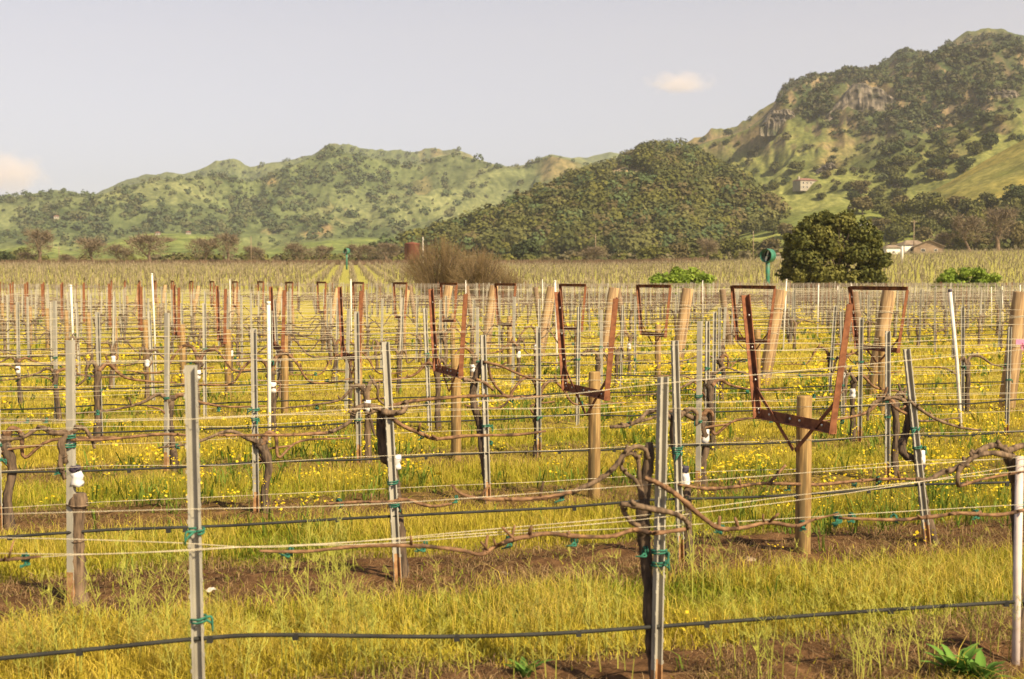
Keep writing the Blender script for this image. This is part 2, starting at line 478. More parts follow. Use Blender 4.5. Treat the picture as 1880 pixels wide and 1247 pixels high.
WOODS_M = [(1460,165,40,26),(1520,200,60,22),(1660,230,80,26),(1500,150,75,35),(1560,135,70,25),(1660,120,90,35),(1690,170,95,45),(1760,95,80,25),(1610,215,60,30),(1740,205,80,40),(1650,250,50,30),(1850,80,60,18),(1620,300,60,30),(1830,130,70,25)]
def col_mtn(X, Y, z, Px, Py, T, sl):
    n = fbm(X / 120, Y / 120, 5); n2 = fbm(X / 30 + 5, Y / 30, 5)
    c = mixc((.165,.172,.062), (.105,.118,.046), sstep(.40, .60, n + .12 * sstep(300, 190, Py)))
    c = mixc(c, (.22,.17,.085), sstep(.54, .70, n2) * .8 * sstep(330, 250, Py))
    w = sum(blob(Px, Py, *b) for b in WOODS_M)
    w = w * (1 - .6 * sstep(210, 245, Py))
    c = mixc(c, (.055,.072,.034), np.clip(w * (.8 + n2 * 1.1), 0, .94))
    rock = sstep(.95, 1.5, sl) * sstep(300, 260, Py)
    rc = mixc((.235,.17,.11), (.10,.078,.058), sstep(.42, .62, fbm(X / 9, z / 40, 4)))
    c = mixc(c, rc, rock * .9)
    out = sum(blob(Px, Py, *b) for b in ((1420,215,28,16),(1590,175,34,24),(1530,245,18,10),(1520,300,22,14),(1440,160,10,14)))
    c = mixc(c, (.25,.17,.095), np.clip(out * 1.3 * (n2 * 1.5 - .2), 0, .85))
    return c
mtn_ridge = [(1130,330),(1180,305),(1230,282),(1258,272),(1300,256),(1335,246),(1370,232),(1400,212),(1418,196),(1428,175),(1445,158),(1475,141),(1500,131),(1522,130),(1548,122),(1560,127),(1600,120),(1626,109),(1640,99),(1660,91),(1690,90),(1705,96),(1715,86),(1745,82),(1770,73),(1800,65),(1830,64),(1858,66),(1880,72),(1960,80),(2100,95),(2300,130),(2600,200)]
hill('rocky_mountain', [(x, y + 4) for x, y in mtn_ridge], 1750, 700, 2700, 620, 300, 120, 260, 1.05, col_mtn, M['hill_near'], ridge_jit=4)

def col_slope(X, Y, z, Px, Py, T, sl):
    n = fbm(X / 60, Y / 60, 5)
    c = mixc((.25,.205,.06), (.20,.185,.062), sstep(.38, .65, n))
    c = mixc(c, (.17,.19,.05), sstep(.55, .75, fbm(X / 25, Y / 25 + 7, 4)) * .6)
    return c
hill('grassy_slope', [(1590,420),(1620,401),(1655,380),(1690,362),(1740,337),(1790,308),(1840,279),(1880,256),(1960,215),(2100,180),(2300,200)], 720, 520, 1000, 150, 60, 10, 90, .95, col_slope, M['hill_near'])
def col_mound(X, Y, z, Px, Py, T, sl):
    n = fbm(X / 40, Y / 40, 5)
    return mixc((.185,.20,.06), (.135,.155,.05), sstep(.4, .65, n))
hill('green_mound', [(1340,438),(1385,425),(1420,409),(1470,396),(1520,384),(1560,376),(1600,374),(1650,380),(1720,396),(1800,412),(1880,430)], 640, 500, 760, 120, 40, 6, 70, .95, col_mound, M['hill_near'])
def col_gr(X, Y, z, Px, Py, T, sl):
    n = fbm(X / 60, Y / 60, 5)
    return mixc((.175,.205,.07), (.135,.165,.06), sstep(.4, .65, n))
hill('green_mound', [(-60,466),(20,455),(60,444),(85,452),(130,462),(180,452),(220,440),(260,433),(330,430),(385,433),(420,442),(460,456),(520,466)], 1000, 700, 1200, 140, 40, 8, 90, .95, col_gr, M['hill_far'])
hill('green_mound', [(430,468),(500,458),(560,447),(620,441),(700,438),(760,444),(840,458),(900,468)], 1080, 760, 1300, 100, 40, 8, 90, .95, col_gr, M['hill_far'])

def hit(x, y, names=None):
    """where the sight line through a picture point meets a hill"""
    d = raydir(x, y).normalized(); best = None
    for k, b in BVH.items():
        if names and not any(k.startswith(q) for q in names): continue
        r = b.ray_cast(Vector((0, 0, CAMZ)), d)
        if r[0] is not None and (best is None or r[3] < best[1]): best = (r[0], r[3])
    return best[0] if best else None

# ------------------------------------------------------------------ foliage
def quads_from(P, Nn, size, rng, aspect=1.0):
    """square leaf clumps at P facing Nn"""
    n = len(P)
    Nn = Nn / np.maximum(np.linalg.norm(Nn, axis=1, keepdims=True), 1e-6)
    r = rng.normal(size=(n, 3))
    t = np.cross(Nn, r); t /= np.maximum(np.linalg.norm(t, axis=1, keepdims=True), 1e-6)
    b = np.cross(Nn, t)
    s = np.broadcast_to(np.asarray(size, float), (n,))[:, None] * .5
    t = t * s; b = b * s * aspect
    k = .35
    V = np.stack([P - t - b * k, P - t * k + b, P + t + b * k, P + t * k - b], 1).reshape(-1, 3)
    F = np.arange(4 * n).reshape(n, 4)
    return V, F
def crown(lobes, nleaf, size, pal, rng, shell=.55, jitter=.7, upbias=.35):
    """lobes (cx,cy,cz,rx,ry,rz); leaf clumps spread through their outer volume"""
    L = np.array(lobes, float)
    w = (L[:, 3] * L[:, 4] * L[:, 5]) ** .67; w /= w.sum()
    k = rng.choice(len(L), nleaf, p=w)
    d = rng.normal(size=(nleaf, 3)); d /= np.linalg.norm(d, axis=1, keepdims=True)
    rr = (shell + (1.08 - shell) * rng.random(nleaf) ** .6)
    rr *= .78 + .44 * vnoise(d[:, 0] * 2.3 + k * 3.1 + 40, d[:, 2] * 2.3 + d[:, 1] * 1.7 + 40)
    P = L[k, :3] + d * L[k, 3:6] * rr[:, None]
    N = d + rng.normal(size=(nleaf, 3)) * jitter + np.array([0, 0, upbias])
    V, F = quads_from(P, N, size * (.6 + .8 * rng.random(nleaf)), rng)
    pal = np.array(pal, float)
    lt = rng.random(len(L))
    t = np.clip(lt[k] * .55 + rng.random(nleaf) * .6, 0, .999) * (len(pal) - 1)
    i = t.astype(int); fr = (t - i)[:, None]
    c = pal[i] * (1 - fr) + pal[np.minimum(i + 1, len(pal) - 1)] * fr
    c = c * (.8 + .4 * rng.random((nleaf, 1)))
    return V, F, np.repeat(c, 4, axis=0)
def limbs(mb, p, d, length, r, depth, rng, tips, spread=.75, ns=6, up=.15):
    """tapered trunk splitting into limbs"""
    P = [p]; q = p.copy(); dd = d.copy(); k = 4
    for i in range(k):
        dd = (dd + Vector((rng.uniform(-.16,.16), rng.uniform(-.16,.16), rng.uniform(-.05,.12)))).normalized()
        q = q + dd * (length / k); P.append(q.copy())
    mb.tube(P, list(np.linspace(r, r * .62, k + 1)), ns)
    if depth == 0: tips.append((q, dd)); return
    for i in range(rng.choice((2, 3, 3))):
        nd = (dd + Vector((rng.uniform(-1,1), rng.uniform(-1,1), rng.uniform(-.25,.6))) * spread + Vector((0,0,up))).normalized()
        limbs(mb, P[-1 - (i % 2)], nd, length * rng.uniform(.6,.82), r * rng.uniform(.45,.62), depth - 1, rng, tips, spread, max(4, ns - 1), up)
OAK = [(.048,.056,.020), (.075,.082,.028), (.11,.112,.038), (.14,.135,.048)]
OAKB = [(.082,.064,.030), (.11,.090,.040), (.145,.12,.052)]
OAKY = [(.060,.066,.018), (.10,.102,.026), (.14,.135,.034)]
DKEV = [(.030,.042,.018), (.048,.062,.025), (.07,.084,.032)]
GREY = [(.085,.075,.042), (.115,.10,.055), (.14,.12,.068)]
TREE_PROTO = {}
def proto_tree(kind, k):
    key = (kind, k)
    if key in TREE_PROTO: return TREE_PROTO[key]
    rng = np.random.default_rng(100 + k * 7 + len(kind)); rr = random.Random(50 + k)
    pal = {'oak': OAK, 'brown': OAKB, 'yellow': OAKY, 'dark': DKEV, 'grey': GREY}[kind]
    lobes = []
    for i in range(11):
        a = rng.random() * 6.283; q = rng.random() ** .6 * .34
        h = .36 + .40 * rng.random() - q * .25
        s = .15 + .12 * rng.random()
        lobes.append((q * math.cos(a), q * math.sin(a), h, s * 1.15, s * 1.15, s * .85))
    lobes.append((0, 0, .5, .28, .28, .27))
    V, F, C = crown(lobes, 1500, .085, pal, rng, .45)
    cm = mesh_np('crown', V, F, M['leaf_far'], C)
    mb = MB(); tips = []
    limbs(mb, Vector((0, 0, -.06)), Vector((0.05, 0, 1)), .34, .035, 2, rr, tips)
    tm = mb.mesh('trunk', M['treebark'])
    TREE_PROTO[key] = (tm, cm)
    return TREE_PROTO[key]
def tree(kind, k, loc, w, h, label, group=None, name=None, rz=0.0):
    o = empty(name or 'oak_tree', loc, label, 'tree', group)
    tm, cm = proto_tree(kind, k)
    o.scale = (w, w, h); o.rotation_euler[2] = rz
    link('trunk', tm, o); link('crown', cm, o)
    return o

def mass(name, P, R, pals, nleaf, label, cat, rng, squash=.9, lsize=.5, mat=None, jit=.4):
    """a wood seen as one mass: every crown a cluster of leaf clumps"""
    P = np.asarray(P); R = np.asarray(R); n = len(P)
    k = np.repeat(np.arange(n), nleaf)
    d = rng.normal(size=(n * nleaf, 3)); d[:, 2] = np.abs(d[:, 2]) * 1.0 - .35; d /= np.linalg.norm(d, axis=1, keepdims=True)
    ph = rng.random(n)[k] * 50
    rr = (.55 + .5 * rng.random(n * nleaf)) * (.72 + .5 * vnoise(d[:, 0] * 1.9 + ph, d[:, 2] * 1.9 + d[:, 1] * 1.3 + ph))
    q = P[k] + d * (R[k] * rr)[:, None] * np.array([1, 1, squash]) + np.array([0, 0, .55]) * R[k][:, None]
    N = d + rng.normal(size=d.shape) * jit + np.array([0, 0, .3])
    V, F = quads_from(q, N, R[k] * lsize * (.6 + .7 * rng.random(len(k))), rng)
    pi = rng.integers(0, len(pals), n); C = np.zeros((len(k), 3)); t = rng.random(n)
    for j, pal in enumerate(pals):
        pal = np.array(pal); m = pi[k] == j
        tt = np.clip(t[k][m] * .85 + rng.random(m.sum()) * .25, 0, .999) * (len(pal) - 1)
        i = tt.astype(int); fr = (tt - i)[:, None]
        C[m] = pal[i] * (1 - fr) + pal[np.minimum(i + 1, len(pal) - 1)] * fr
    me = mesh_np(name, V, F, mat or M['leaf_far'], np.repeat(C, 4, axis=0))
    return tag(link(name, me), label, cat, None, 'stuff')

# hill verticals sampled through the sight lines: collect stand points on a hill
def stand(names, dens, n, xr, yr, rng):
    out = []
    tries = 0
    while len(out) < n and tries < n * 14:
        tries += 1
        x = rng.uniform(*xr); y = rng.uniform(*yr)
        if rng.random() > dens(x, y): continue
        p = hit(x, y)
        if p is None: continue
        ok = hit(x, y, names)
        if ok is None or (ok - p).length > 1: continue
        out.append(p)
    return out
def tov(L): return np.array([tuple(p) for p in L])
def edge_pts(ridge, dist_name, rng, n, lo=1, hi=8):
    out = []
    xs = [p[0] for p in ridge]; ys = [p[1] for p in ridge]
    for _ in range(n):
        x = rng.uniform(max(0, xs[0]), min(1880, xs[-1])); y = np.interp(x, xs, ys) + rng.uniform(lo, hi)
        p = hit(x, y, [dist_name])
        q = hit(x, y)
        if p is not None and (p - q).length < 1: out.append(p)
    return out

def far_woods():
    rng = np.random.default_rng(11)
    def dn(x, y):
        w = sum(math.exp(-(((x-a)/c)**2 + ((y-b)/d)**2)) for a, b, c, d in WOODS_FAR)
        base = .13 if x < 830 else .05
        return min(1, base + w * .28) * max(0, 3.2 * (float(fbm(x / 26., y / 13., 4)) - .28))
    P = stand(['far_hills'], dn, 1500, (0, 1010), (268, 462), rng)
    P += edge_pts(far_ridge, 'far_hills', rng, 150)
    R = 1.6 + 5.2 * rng.random(len(P)) ** 2.4
    mass('far_hillside_wood', P and tov(P), R, [[(.07,.095,.044),(.095,.12,.055)], [(.06,.085,.045),(.085,.108,.05)], [(.10,.11,.052),(.125,.125,.06)]], 44,
         'scattered dark oaks and scrub covering the far green hills', 'woodland', rng)
    rng = np.random.default_rng(12)
    def dk(x, y):
        if (abs(x - 1135) < 30 and abs(y - 318) < 8) or (abs(x-1170) < 40 and abs(y - 330) < 9 and rng.random() < .8): return 0
        return .95
    P = stand(['wooded_knoll'], dk, 1700, (690, 1560), (274, 468), rng)
    P += edge_pts([(p[0], p[1] + 8) for p in knoll_ridge if p[0] < 1100 or p[0] > 1175], 'wooded_knoll', rng, 260, 0, 6)
    R = 2.2 + 5.4 * rng.random(len(P)) ** 1.6
    mass('knoll_wood', tov(P), R, [OAK, OAK, OAKB, OAKY, [(.06,.088,.036),(.095,.125,.048)], OAK, OAKY], 250, 'dense mixed oak wood covering the round knoll', 'woodland', rng, lsize=.25, jit=.35)
    rng = np.random.default_rng(13)
    def dm(x, y):
        w = sum(math.exp(-(((x-a)/c)**2 + ((y-b)/d)**2)) for a, b, c, d in WOODS_M)
        if (abs(x - 1590) < 56 and 152 < y < 212) or (abs(x - 1440) < 34 and 200 < y < 232): return .04
        if y > 222: w *= .28
        return min(1, .04 + w * .6) * max(0, 3.2 * (float(fbm(x / 18., y / 11., 4)) - .28))
    P = stand(['rocky_mountain'], dm, 1700, (1180, 1880), (60, 350), rng)
    P += edge_pts([(p[0], p[1] + 4) for p in mtn_ridge if p[0] > 1415], 'rocky_mountain', rng, 150, 0, 5)
    R = 1.1 + 3.8 * rng.random(len(P)) ** 2.2
    mass('mountain_scrub', tov(P), R, [[(.042,.058,.026),(.07,.084,.034)], [(.056,.068,.030),(.08,.09,.04)], [(.072,.068,.036),(.095,.088,.044)]], 44,
         'dark scrub and trees clinging to the rocky mountain', 'scrub', rng)
    rng = np.random.default_rng(14)
    P = []
    for _ in range(900):     # brush at the foot of the slopes, behind the far vineyard edge
        x = rng.uniform(-20, 1900); Y = rng.uniform(425, 520)
        u = (x - 940) / FPX
        if 300 > x and rng.random() < .75: continue
        if 1620 < x < 1740 and Y < 480: continue
        if rng.random() > (.4 if x < 740 else .9): continue
        P.append(gp(u * Y, Y))
    R = rng.uniform(1.3, 2.9, len(P))
    mass('valley_brush', tov(P), R, [GREY, OAKB, OAKY, OAK, OAKY], 46, 'low brown and olive brush along the far vineyard edge', 'brush', rng)
far_woods()

HILL_TREES = [(1422,318,27,'oak'),(1463,315,26,'oak'),(1497,316,14,'oak'),(1548,322,19,'oak'),(1585,318,15,'oak'),(1422,349,17,'yellow'),(1531,351,12,'dark'),(1555,349,19,'oak'),(1519,328,20,'brown'),
 (1764,240,15,'dark'),(1797,241,14,'dark'),(1834,230,22,'brown'),(1769,260,27,'oak'),(1820,275,37,'dark'),(1785,285,31,'oak'),(1860,257,14,'oak'),(1671,221,17,'dark'),(1683,194,17,'oak'),
 (1771,316,31,'dark'),(1754,297,20,'brown'),(1734,297,24,'oak'),(1720,310,27,'dark'),(1717,331,31,'brown'),(1696,315,20,'oak'),(1674,303,24,'oak'),(1650,306,27,'oak'),(1618,313,24,'oak'),(1635,325,24,'oak'),(1648,345,37,'oak'),(1665,350,27,'dark'),(1648,364,24,'oak'),(1708,291,17,'oak'),(1735,276,20,'oak'),
 (1580,358,31,'brown'),(1567,369,27,'dark'),(1608,368,34,'oak'),(1584,394,46,'brown'),(1507,367,17,'oak'),(1376,288,14,'oak'),(1334,266,12,'dark'),(1356,267,10,'oak'),(1419,253,17,'oak'),(1337,250,17,'dark'),(1291,263,15,'oak'),(1312,268,10,'oak'),(1275,273,12,'oak'),(1640,282,20,'dark'),(1660,322,22,'oak'),(1690,278,14,'oak'),
 (1706,388,48,'oak'),(1761,390,41,'brown'),(1819,384,37,'oak'),(1863,386,54,'dark'),(1680,390,32,'oak'),(1655,395,34,'yellow'),(1625,404,34,'oak'),(1640,425,38,'yellow'),(1610,428,34,'brown'),(1672,420,40,'oak'),(1712,425,46,'grey'),(1745,428,50,'oak'),(1790,424,46,'yellow'),(1828,432,44,'brown'),(1865,430,40,'dark'),(1700,448,40,'brown'),(1770,450,44,'grey'),(1815,455,40,'brown'),(1850,452,36,'grey'),(1735,458,34,'grey'),(1615,392,40,'oak'),(1650,384,34,'brown'),(1690,402,44,'oak'),(1725,404,48,'yellow'),(1780,402,46,'oak'),(1800,410,40,'brown'),(1845,404,46,'oak'),(1875,410,40,'oak'),(1665,436,44,'yellow'),(1700,438,46,'oak'),(1760,436,50,'oak'),(1805,440,46,'yellow'),(1850,438,48,'brown'),(1640,445,44,'oak'),(1396,405,26,'brown'),(1420,430,40,'oak'),(1380,430,34,'oak'),(1445,437,36,'brown')]
ORDW = 'first second third fourth fifth sixth seventh eighth ninth tenth eleventh twelfth thirteenth fourteenth fifteenth'.split()
def number_labels(L):
    """L: (label, x); look-alikes are told apart by their order from the left"""
    out = []
    for lab, x in L:
        same = sorted(q for l, q in L if l == lab); i = same.index(x)
        out.append(lab if len(same) == 1 else lab + (', leftmost' if i == 0 else ', rightmost' if i == len(same) - 1 else ', %s from the left' % ORDW[i]))
    return out
def hill_trees():
    rr = random.Random(3); made = []
    words = {'oak': 'olive oak', 'brown': 'brownish oak', 'yellow': 'yellow green oak', 'dark': 'dark evergreen oak', 'grey': 'greyish bare oak'}
    for i, (x, y, w, kind) in enumerate(HILL_TREES):
        p = hit(x, y) or at(x, y, 520)
        W = w / FPX * p.y * 1.08
        kx = 'on the green mountainside' if y < 375 else 'below the grassy slope'
        side = 'below the cliff' if x < 1600 and y < 330 else ('beside the gully' if 1600 <= x < 1745 else ('near the cream villa' if x < 1600 else 'near the right edge'))
        o = tree(kind, i % 4, p - Vector((0, 0, .3)), W, W * rr.uniform(.78, 1.0), 'oak', 'oaks on the mountain slopes', rz=rr.uniform(0, 6.28))
        made.append((o, ('%s %s %s' % (words[kind], kx, side), x + i * .01)))
    for (o, _), lab in zip(made, number_labels([m[1] for m in made])): o['label'] = lab
hill_trees()
VALLEY_TREES = [(895,474,44,24,'dark'),(963,476,58,46,'dark'),(1008,476,30,20,'brown'),(1055,478,36,26,'grey'),(1120,478,34,22,'grey'),(1148,474,40,30,'oak'),(1200,472,66,40,'yellow'),(1240,470,44,38,'brown'),(1275,468,72,44,'oak'),(1322,468,52,40,'oak'),(1362,466,54,46,'yellow'),(1410,464,44,38,'brown'),(1300,452,40,30,'oak'),(1465,462,50,40,'oak'),(1180,474,40,34,'oak'),(1225,472,46,30,'brown'),(1255,470,40,40,'yellow'),(1340,468,46,44,'yellow'),(1385,466,50,36,'oak'),(1560,458,50,34,'oak'),(1598,456,40,26,'yellow'),(1740,455,50,44,'oak'),(1765,452,46,56,'yellow'),(1812,450,52,52,'oak'),(1858,448,50,56,'brown'),(1880,448,46,60,'oak'),(8,476,40,26,'dark'),(34,476,40,30,'oak'),(1005,478,24,16,'yellow'),(1840,470,44,34,'grey'),(1795,468,46,30,'brown'),(700,478,44,26,'grey'),(735,476,52,34,'grey'),(668,478,34,18,'oak'),(820,474,60,34,'oak'),(860,474,50,26,'brown')]
def valley_trees():
    rr = random.Random(4); made = []
    for i, (x, y, w, h, kind) in enumerate(VALLEY_TREES):
        Y = rr.uniform(425, 470); u = (x - 940) / FPX
        p = gp(u * Y, Y) - Vector((0, 0, .4))
        near = 'behind the grey willow bushes' if 650 < x < 880 else ('at the far left field edge' if x < 100 else ('below the wooded knoll' if x < 1400 else 'behind the big dark tree' if x < 1600 else 'beyond the sloping right field'))
        wd = {'oak': 'olive oak', 'brown': 'brownish oak', 'yellow': 'yellow green oak', 'dark': 'dark evergreen oak', 'grey': 'grey leafless oak'}[kind]
        o = tree(kind, i % 4, p, w / FPX * Y * 1.05, h / FPX * Y * 1.15, 'oak', 'trees along the far field edge', rz=rr.uniform(0, 6.28))
        made.append((o, ('%s %s' % (wd, near), x + i * .01)))
    for (o, _), lab in zip(made, number_labels([m[1] for m in made])): o['label'] = lab
valley_trees()

# bare winter trees along the far field edge
BARE = {}
def bare_proto(k):
    if k in BARE: return BARE[k]
    rr = random.Random(80 + k); rng = np.random.default_rng(80 + k)
    mb = MB(); tips = []
    limbs(mb, Vector((0,0,-.04)), Vector((.02,0,1)), .30, .026, 4, rr, tips, .8, 6, .22)
    sx = max(max(abs(v[0]), abs(v[1])) for v in mb.v); sz = max(v[2] for v in mb.v)
    mb.v = [(v[0] / sx * .42, v[1] / sx * .42, v[2] / sz * .92) for v in mb.v]
    tm = mb.mesh('trunk', M['barebark'])
    n = 2200; V = np.zeros((n, 4, 3)); C = np.zeros((n, 4, 3))
    for i in range(n):
        q, d = tips[rng.integers(len(tips))]
        p = np.array([q[0] / sx * .42, q[1] / sx * .42, q[2] / sz * .92]) + rng.normal(size=3) * .035
        if i % 2:
            v = rng.normal(size=3); v /= np.linalg.norm(v); v *= rng.random() ** .45
            p = np.array([v[0] * .40, v[1] * .40, .60 + v[2] * .36]); d = Vector((v[0], v[1], v[2] * .7 + .5))
        e = p + (np.array([d[0], d[1], d[2] * .7]) + rng.normal(size=3) * .7) * .085
        w = rng.normal(size=3) * .0042
        V[i] = [p - w, p + w, e + w * .5, e - w * .5]
        C[i] = np.array((.155,.118,.078)) * (.7 + .7 * rng.random())
    cm = mesh_np('crown', V.reshape(-1, 3), np.arange(4 * n).reshape(n, 4), M['twig'], C.reshape(-1, 3))
    BARE[k] = (tm, cm); return BARE[k]
def bare_trees():
    rr = random.Random(6)
    L = [(75,478,54,58,'tall narrow bare tree left of the small utility pole'),(172,481,58,46,'round bare tree with orange tint in the left field edge'),(222,481,48,34,'small thin bare tree beside the widest bare tree'),(275,482,82,50,'widest bare tree with a broad round crown'),(370,482,58,46,'bushy bare tree right of the green mound'),(420,480,44,52,'upright bare tree left of the tall utility pole'),(468,480,40,32,'low bare tree at the foot of the tall utility pole'),(545,480,48,36,'pale bare tree left of the small green wind machine'),(585,480,50,32,'spreading bare tree close to the small green wind machine'),(668,479,56,34,'bare tree just right of the small green wind machine'),(710,478,50,36,'bare tree left of the rusty tank'),(1300,470,40,40,'bare tree among the oaks below the knoll'),(1085,478,56,30,'bare tree left of the lone utility pole'),(1725,462,44,32,'bare tree standing before the tan barn'),(1780,462,60,60,'tall brown bare tree on the right edge of the farmyard'),(1830,458,60,70,'big brown bare tree above the right field'),(50,480,34,22,'low bare shrubby tree near the far left edge'),(125,481,30,18,'low dark bare tree right of the small utility pole')]
    for i, (x, y, w, h, lab) in enumerate(L):
        Y = rr.uniform(412, 424); u = (x - 940) / FPX
        o = empty('bare_tree', gp(u * Y, Y), lab, 'tree', 'bare trees along the far field edge')
        tm, cm = bare_proto(i % 5)
        o.scale = (w / FPX * Y * 1.1, w / FPX * Y * 1.1, h / FPX * Y * 1.1); o.rotation_euler[2] = rr.uniform(0, 6.28)
        link('trunk', tm, o); link('crown', cm, o)
bare_trees()

def big_tree():
    """the dark live oak standing behind the near vineyard"""
    rng = np.random.default_rng(21); Y = 108.0
    p = gp((1527 - 940) / FPX * Y, Y)
    s = Y / FPX
    o = empty('evergreen_tree', p, 'large dark leafy evergreen tree standing alone behind the vineyard', 'tree')
    mb = MB(); rr = random.Random(9); tips = []
    for k in range(4):
        d = Vector((rr.uniform(-.6,.6), rr.uniform(-.6,.6), 1)).normalized()
        limbs(mb, Vector((rr.uniform(-.3,.3), rr.uniform(-.3,.3), -.2)), d, 2.4, .17, 3, rr, tips, .75, 7, .12)
    mb.build('trunk', M['treebark'], o)
    lobes = []
    def L(x, y, r, dy=0.0): lobes.append(((x - 1527) * s, dy, (556 - y) * s, r * s, r * s * .95, r * s * .78))
    for x, y, r in ((1497,432,24),(1536,420,22),(1572,434,20),(1466,452,20),(1518,462,30),(1562,470,28),(1478,486,26),(1598,468,20),(1456,512,20),(1502,512,28),(1552,516,30),(1592,506,24),(1450,478,15),(1612,488,15),(1482,424,16),(1590,446,15),(1530,538,30),(1484,540,26),(1578,540,26),(1610,520,14)):
        for k in range(2): L(x + rng.uniform(-7, 7), y + rng.uniform(-6, 6), r * rng.uniform(.75, 1.05), (rng.uniform(-42, -8) if k else rng.uniform(5, 40)) * s)
    for i in range(34):
        a = rng.uniform(0, 6.28); k = rng.uniform(.80, 1.12)
        L(1530 + 86 * math.cos(a) * k, 480 - 74 * math.sin(a) * k, rng.uniform(4, 13), rng.uniform(-30, 30) * s)
    for i in range(46):
        x = rng.uniform(1455, 1608); y0 = 478 - 74 * math.sqrt(max(0, 1 - ((x - 1530) / 92) ** 2)) + rng.uniform(-8, 8)
        lobes.append(((x - 1527) * s, rng.uniform(-22, 22) * s, (556 - y0) * s, 3.2 * s, 3.2 * s, rng.uniform(6, 13) * s))
    V, F, C = crown(lobes, 24000, .22, [(.040,.050,.015),(.072,.080,.022),(.12,.12,.030),(.165,.155,.042)], rng, .5, .65, .35)
    link('crown', mesh_np('crown', V, F, M['leaf'], C), o)
big_tree()
def leafy_bush(cx, base, w, h, label, seed, Y=100.0):
    rng = np.random.default_rng(seed); s = Y / FPX
    o = empty('green_bush', gp((cx - 940) / FPX * Y, Y), label, 'bush')
    top = 510 + (CAMZ) / Y * FPX - base   # picture pixels hidden below the wires
    H = (h + top) * s; W = w * s
    mb = MB(); rr = random.Random(seed)
    for k in range(12):
        a = rr.uniform(0, 6.28); q = rr.uniform(.15, .42) * W
        P = spline([(0,0,-.1), (q*.35*math.cos(a), q*.35*math.sin(a), H*.4), (q*math.cos(a), q*math.sin(a), H*rr.uniform(.65,.9))], 4)
        mb.tube(P, rad_along([.04, .012], len(P)), 5)
    mb.build('stems', M['treebark'], o)
    lobes = []
    for k in range(44):
        a = rng.uniform(0, 6.28); q = rng.random() ** .5 * .45 * W
        z = H * (.12 + .76 * rng.random() ** .6 * math.sqrt(1 - .7 * (q / (.5 * W)) ** 2))
        lobes.append((q * math.cos(a), q * math.sin(a) * .7, z, rng.uniform(.07,.15) * W, rng.uniform(.07,.15) * W, rng.uniform(.08,.15) * H))
    V, F, C = crown(lobes, 8000, .17, [(.10,.16,.022),(.17,.24,.03),(.25,.32,.05)], rng, .35, 1.0, .3)
    link('leaves', mesh_np('leaves', V, F, M['leaf'], C), o)
leafy_bush(1252, 530, 116, 40, 'round bright green bush left of the big wind machine', 31)
leafy_bush(1778, 538, 126, 52, 'loose bright green bush at the right below the barn', 32)
def twig_bush(cx, w, ytop, label, seed, Y, n):
    rng = np.random.default_rng(seed); s = Y / FPX
    p = gp((cx - 940) / FPX * Y, Y); H = CAMZ + elev(ytop) * Y - p.z
    o = empty('bare_bush', p, label, 'bush', 'grey brown bare bushes behind the vineyard')
    V = []; C = []
    W = w * s * .56
    for i in range(n):
        a = rng.uniform(0, 6.283); a += .35 * math.sin(a * 5 + seed); q = rng.random() ** .55
        e = np.array([math.cos(a) * q * W, math.sin(a) * q * W * .8, H * (.55 + .5 * rng.random()) * math.sqrt(max(.06, 1 - .82 * q * q))])
        b0 = np.array([math.cos(a) * q * W * .28, math.sin(a) * q * W * .25, 0.0]) + rng.normal(size=3) * [.1, .1, 0]
        m = b0 * .45 + e * .55 + np.array([0, 0, .13 * H * q]) + rng.normal(size=3) * .10
        col = np.array((.115,.078,.046)) * (.5 + .9 * rng.random()) + np.array([.02,.018,0]) * rng.random()
        wd = np.array([1, .3, 0]) * rng.uniform(.007, .020)
        for (u0, u1, k0, k1) in ((b0, m, 1, .8), (m, e, .8, .35)):
            V += [u0 - wd*k0, u0 + wd*k0, u1 + wd*k1, u1 - wd*k1]; C += [col] * 4
        for t in range(5):
            f = rng.uniform(.35, 1.0); r0 = m * (1 - f) + e * f
            r1 = r0 + (e - m) * rng.uniform(.15, .45) + rng.normal(size=3) * .2
            V += [r0 - wd*.5, r0 + wd*.5, r1 + wd*.25, r1 - wd*.25]; C += [col * 1.1] * 4
    V = np.array(V); F = np.arange(len(V)).reshape(-1, 4)
    link('twigs', mesh_np('twigs', V, F, M['twig'], np.array(C)), o)
    mb = MB(); rr = random.Random(seed)
    for k in range(9):
        a = rr.uniform(0, 6.28)
        P = spline([(rr.uniform(-.25,.25), rr.uniform(-.2,.2), -.1), (math.cos(a)*W*.2, math.sin(a)*W*.2, H*.3), (math.cos(a)*W*.55, math.sin(a)*W*.5, H*.7)], 4)
        mb.tube(P, rad_along([.05, .015], len(P)), 5)
    mb.build('stems', M['treebark'], o)
twig_bush(808, 150, 441, 'tall dense grey brown bare bush before the rusty tank', 41, 112, 1050)
twig_bush(882, 120, 462, 'lower sprawling grey brown bare bush right of the taller one', 42, 108, 750)
twig_bush(930, 70, 492, 'smallest thin bare bush at the right end of the clump', 43, 106, 280)

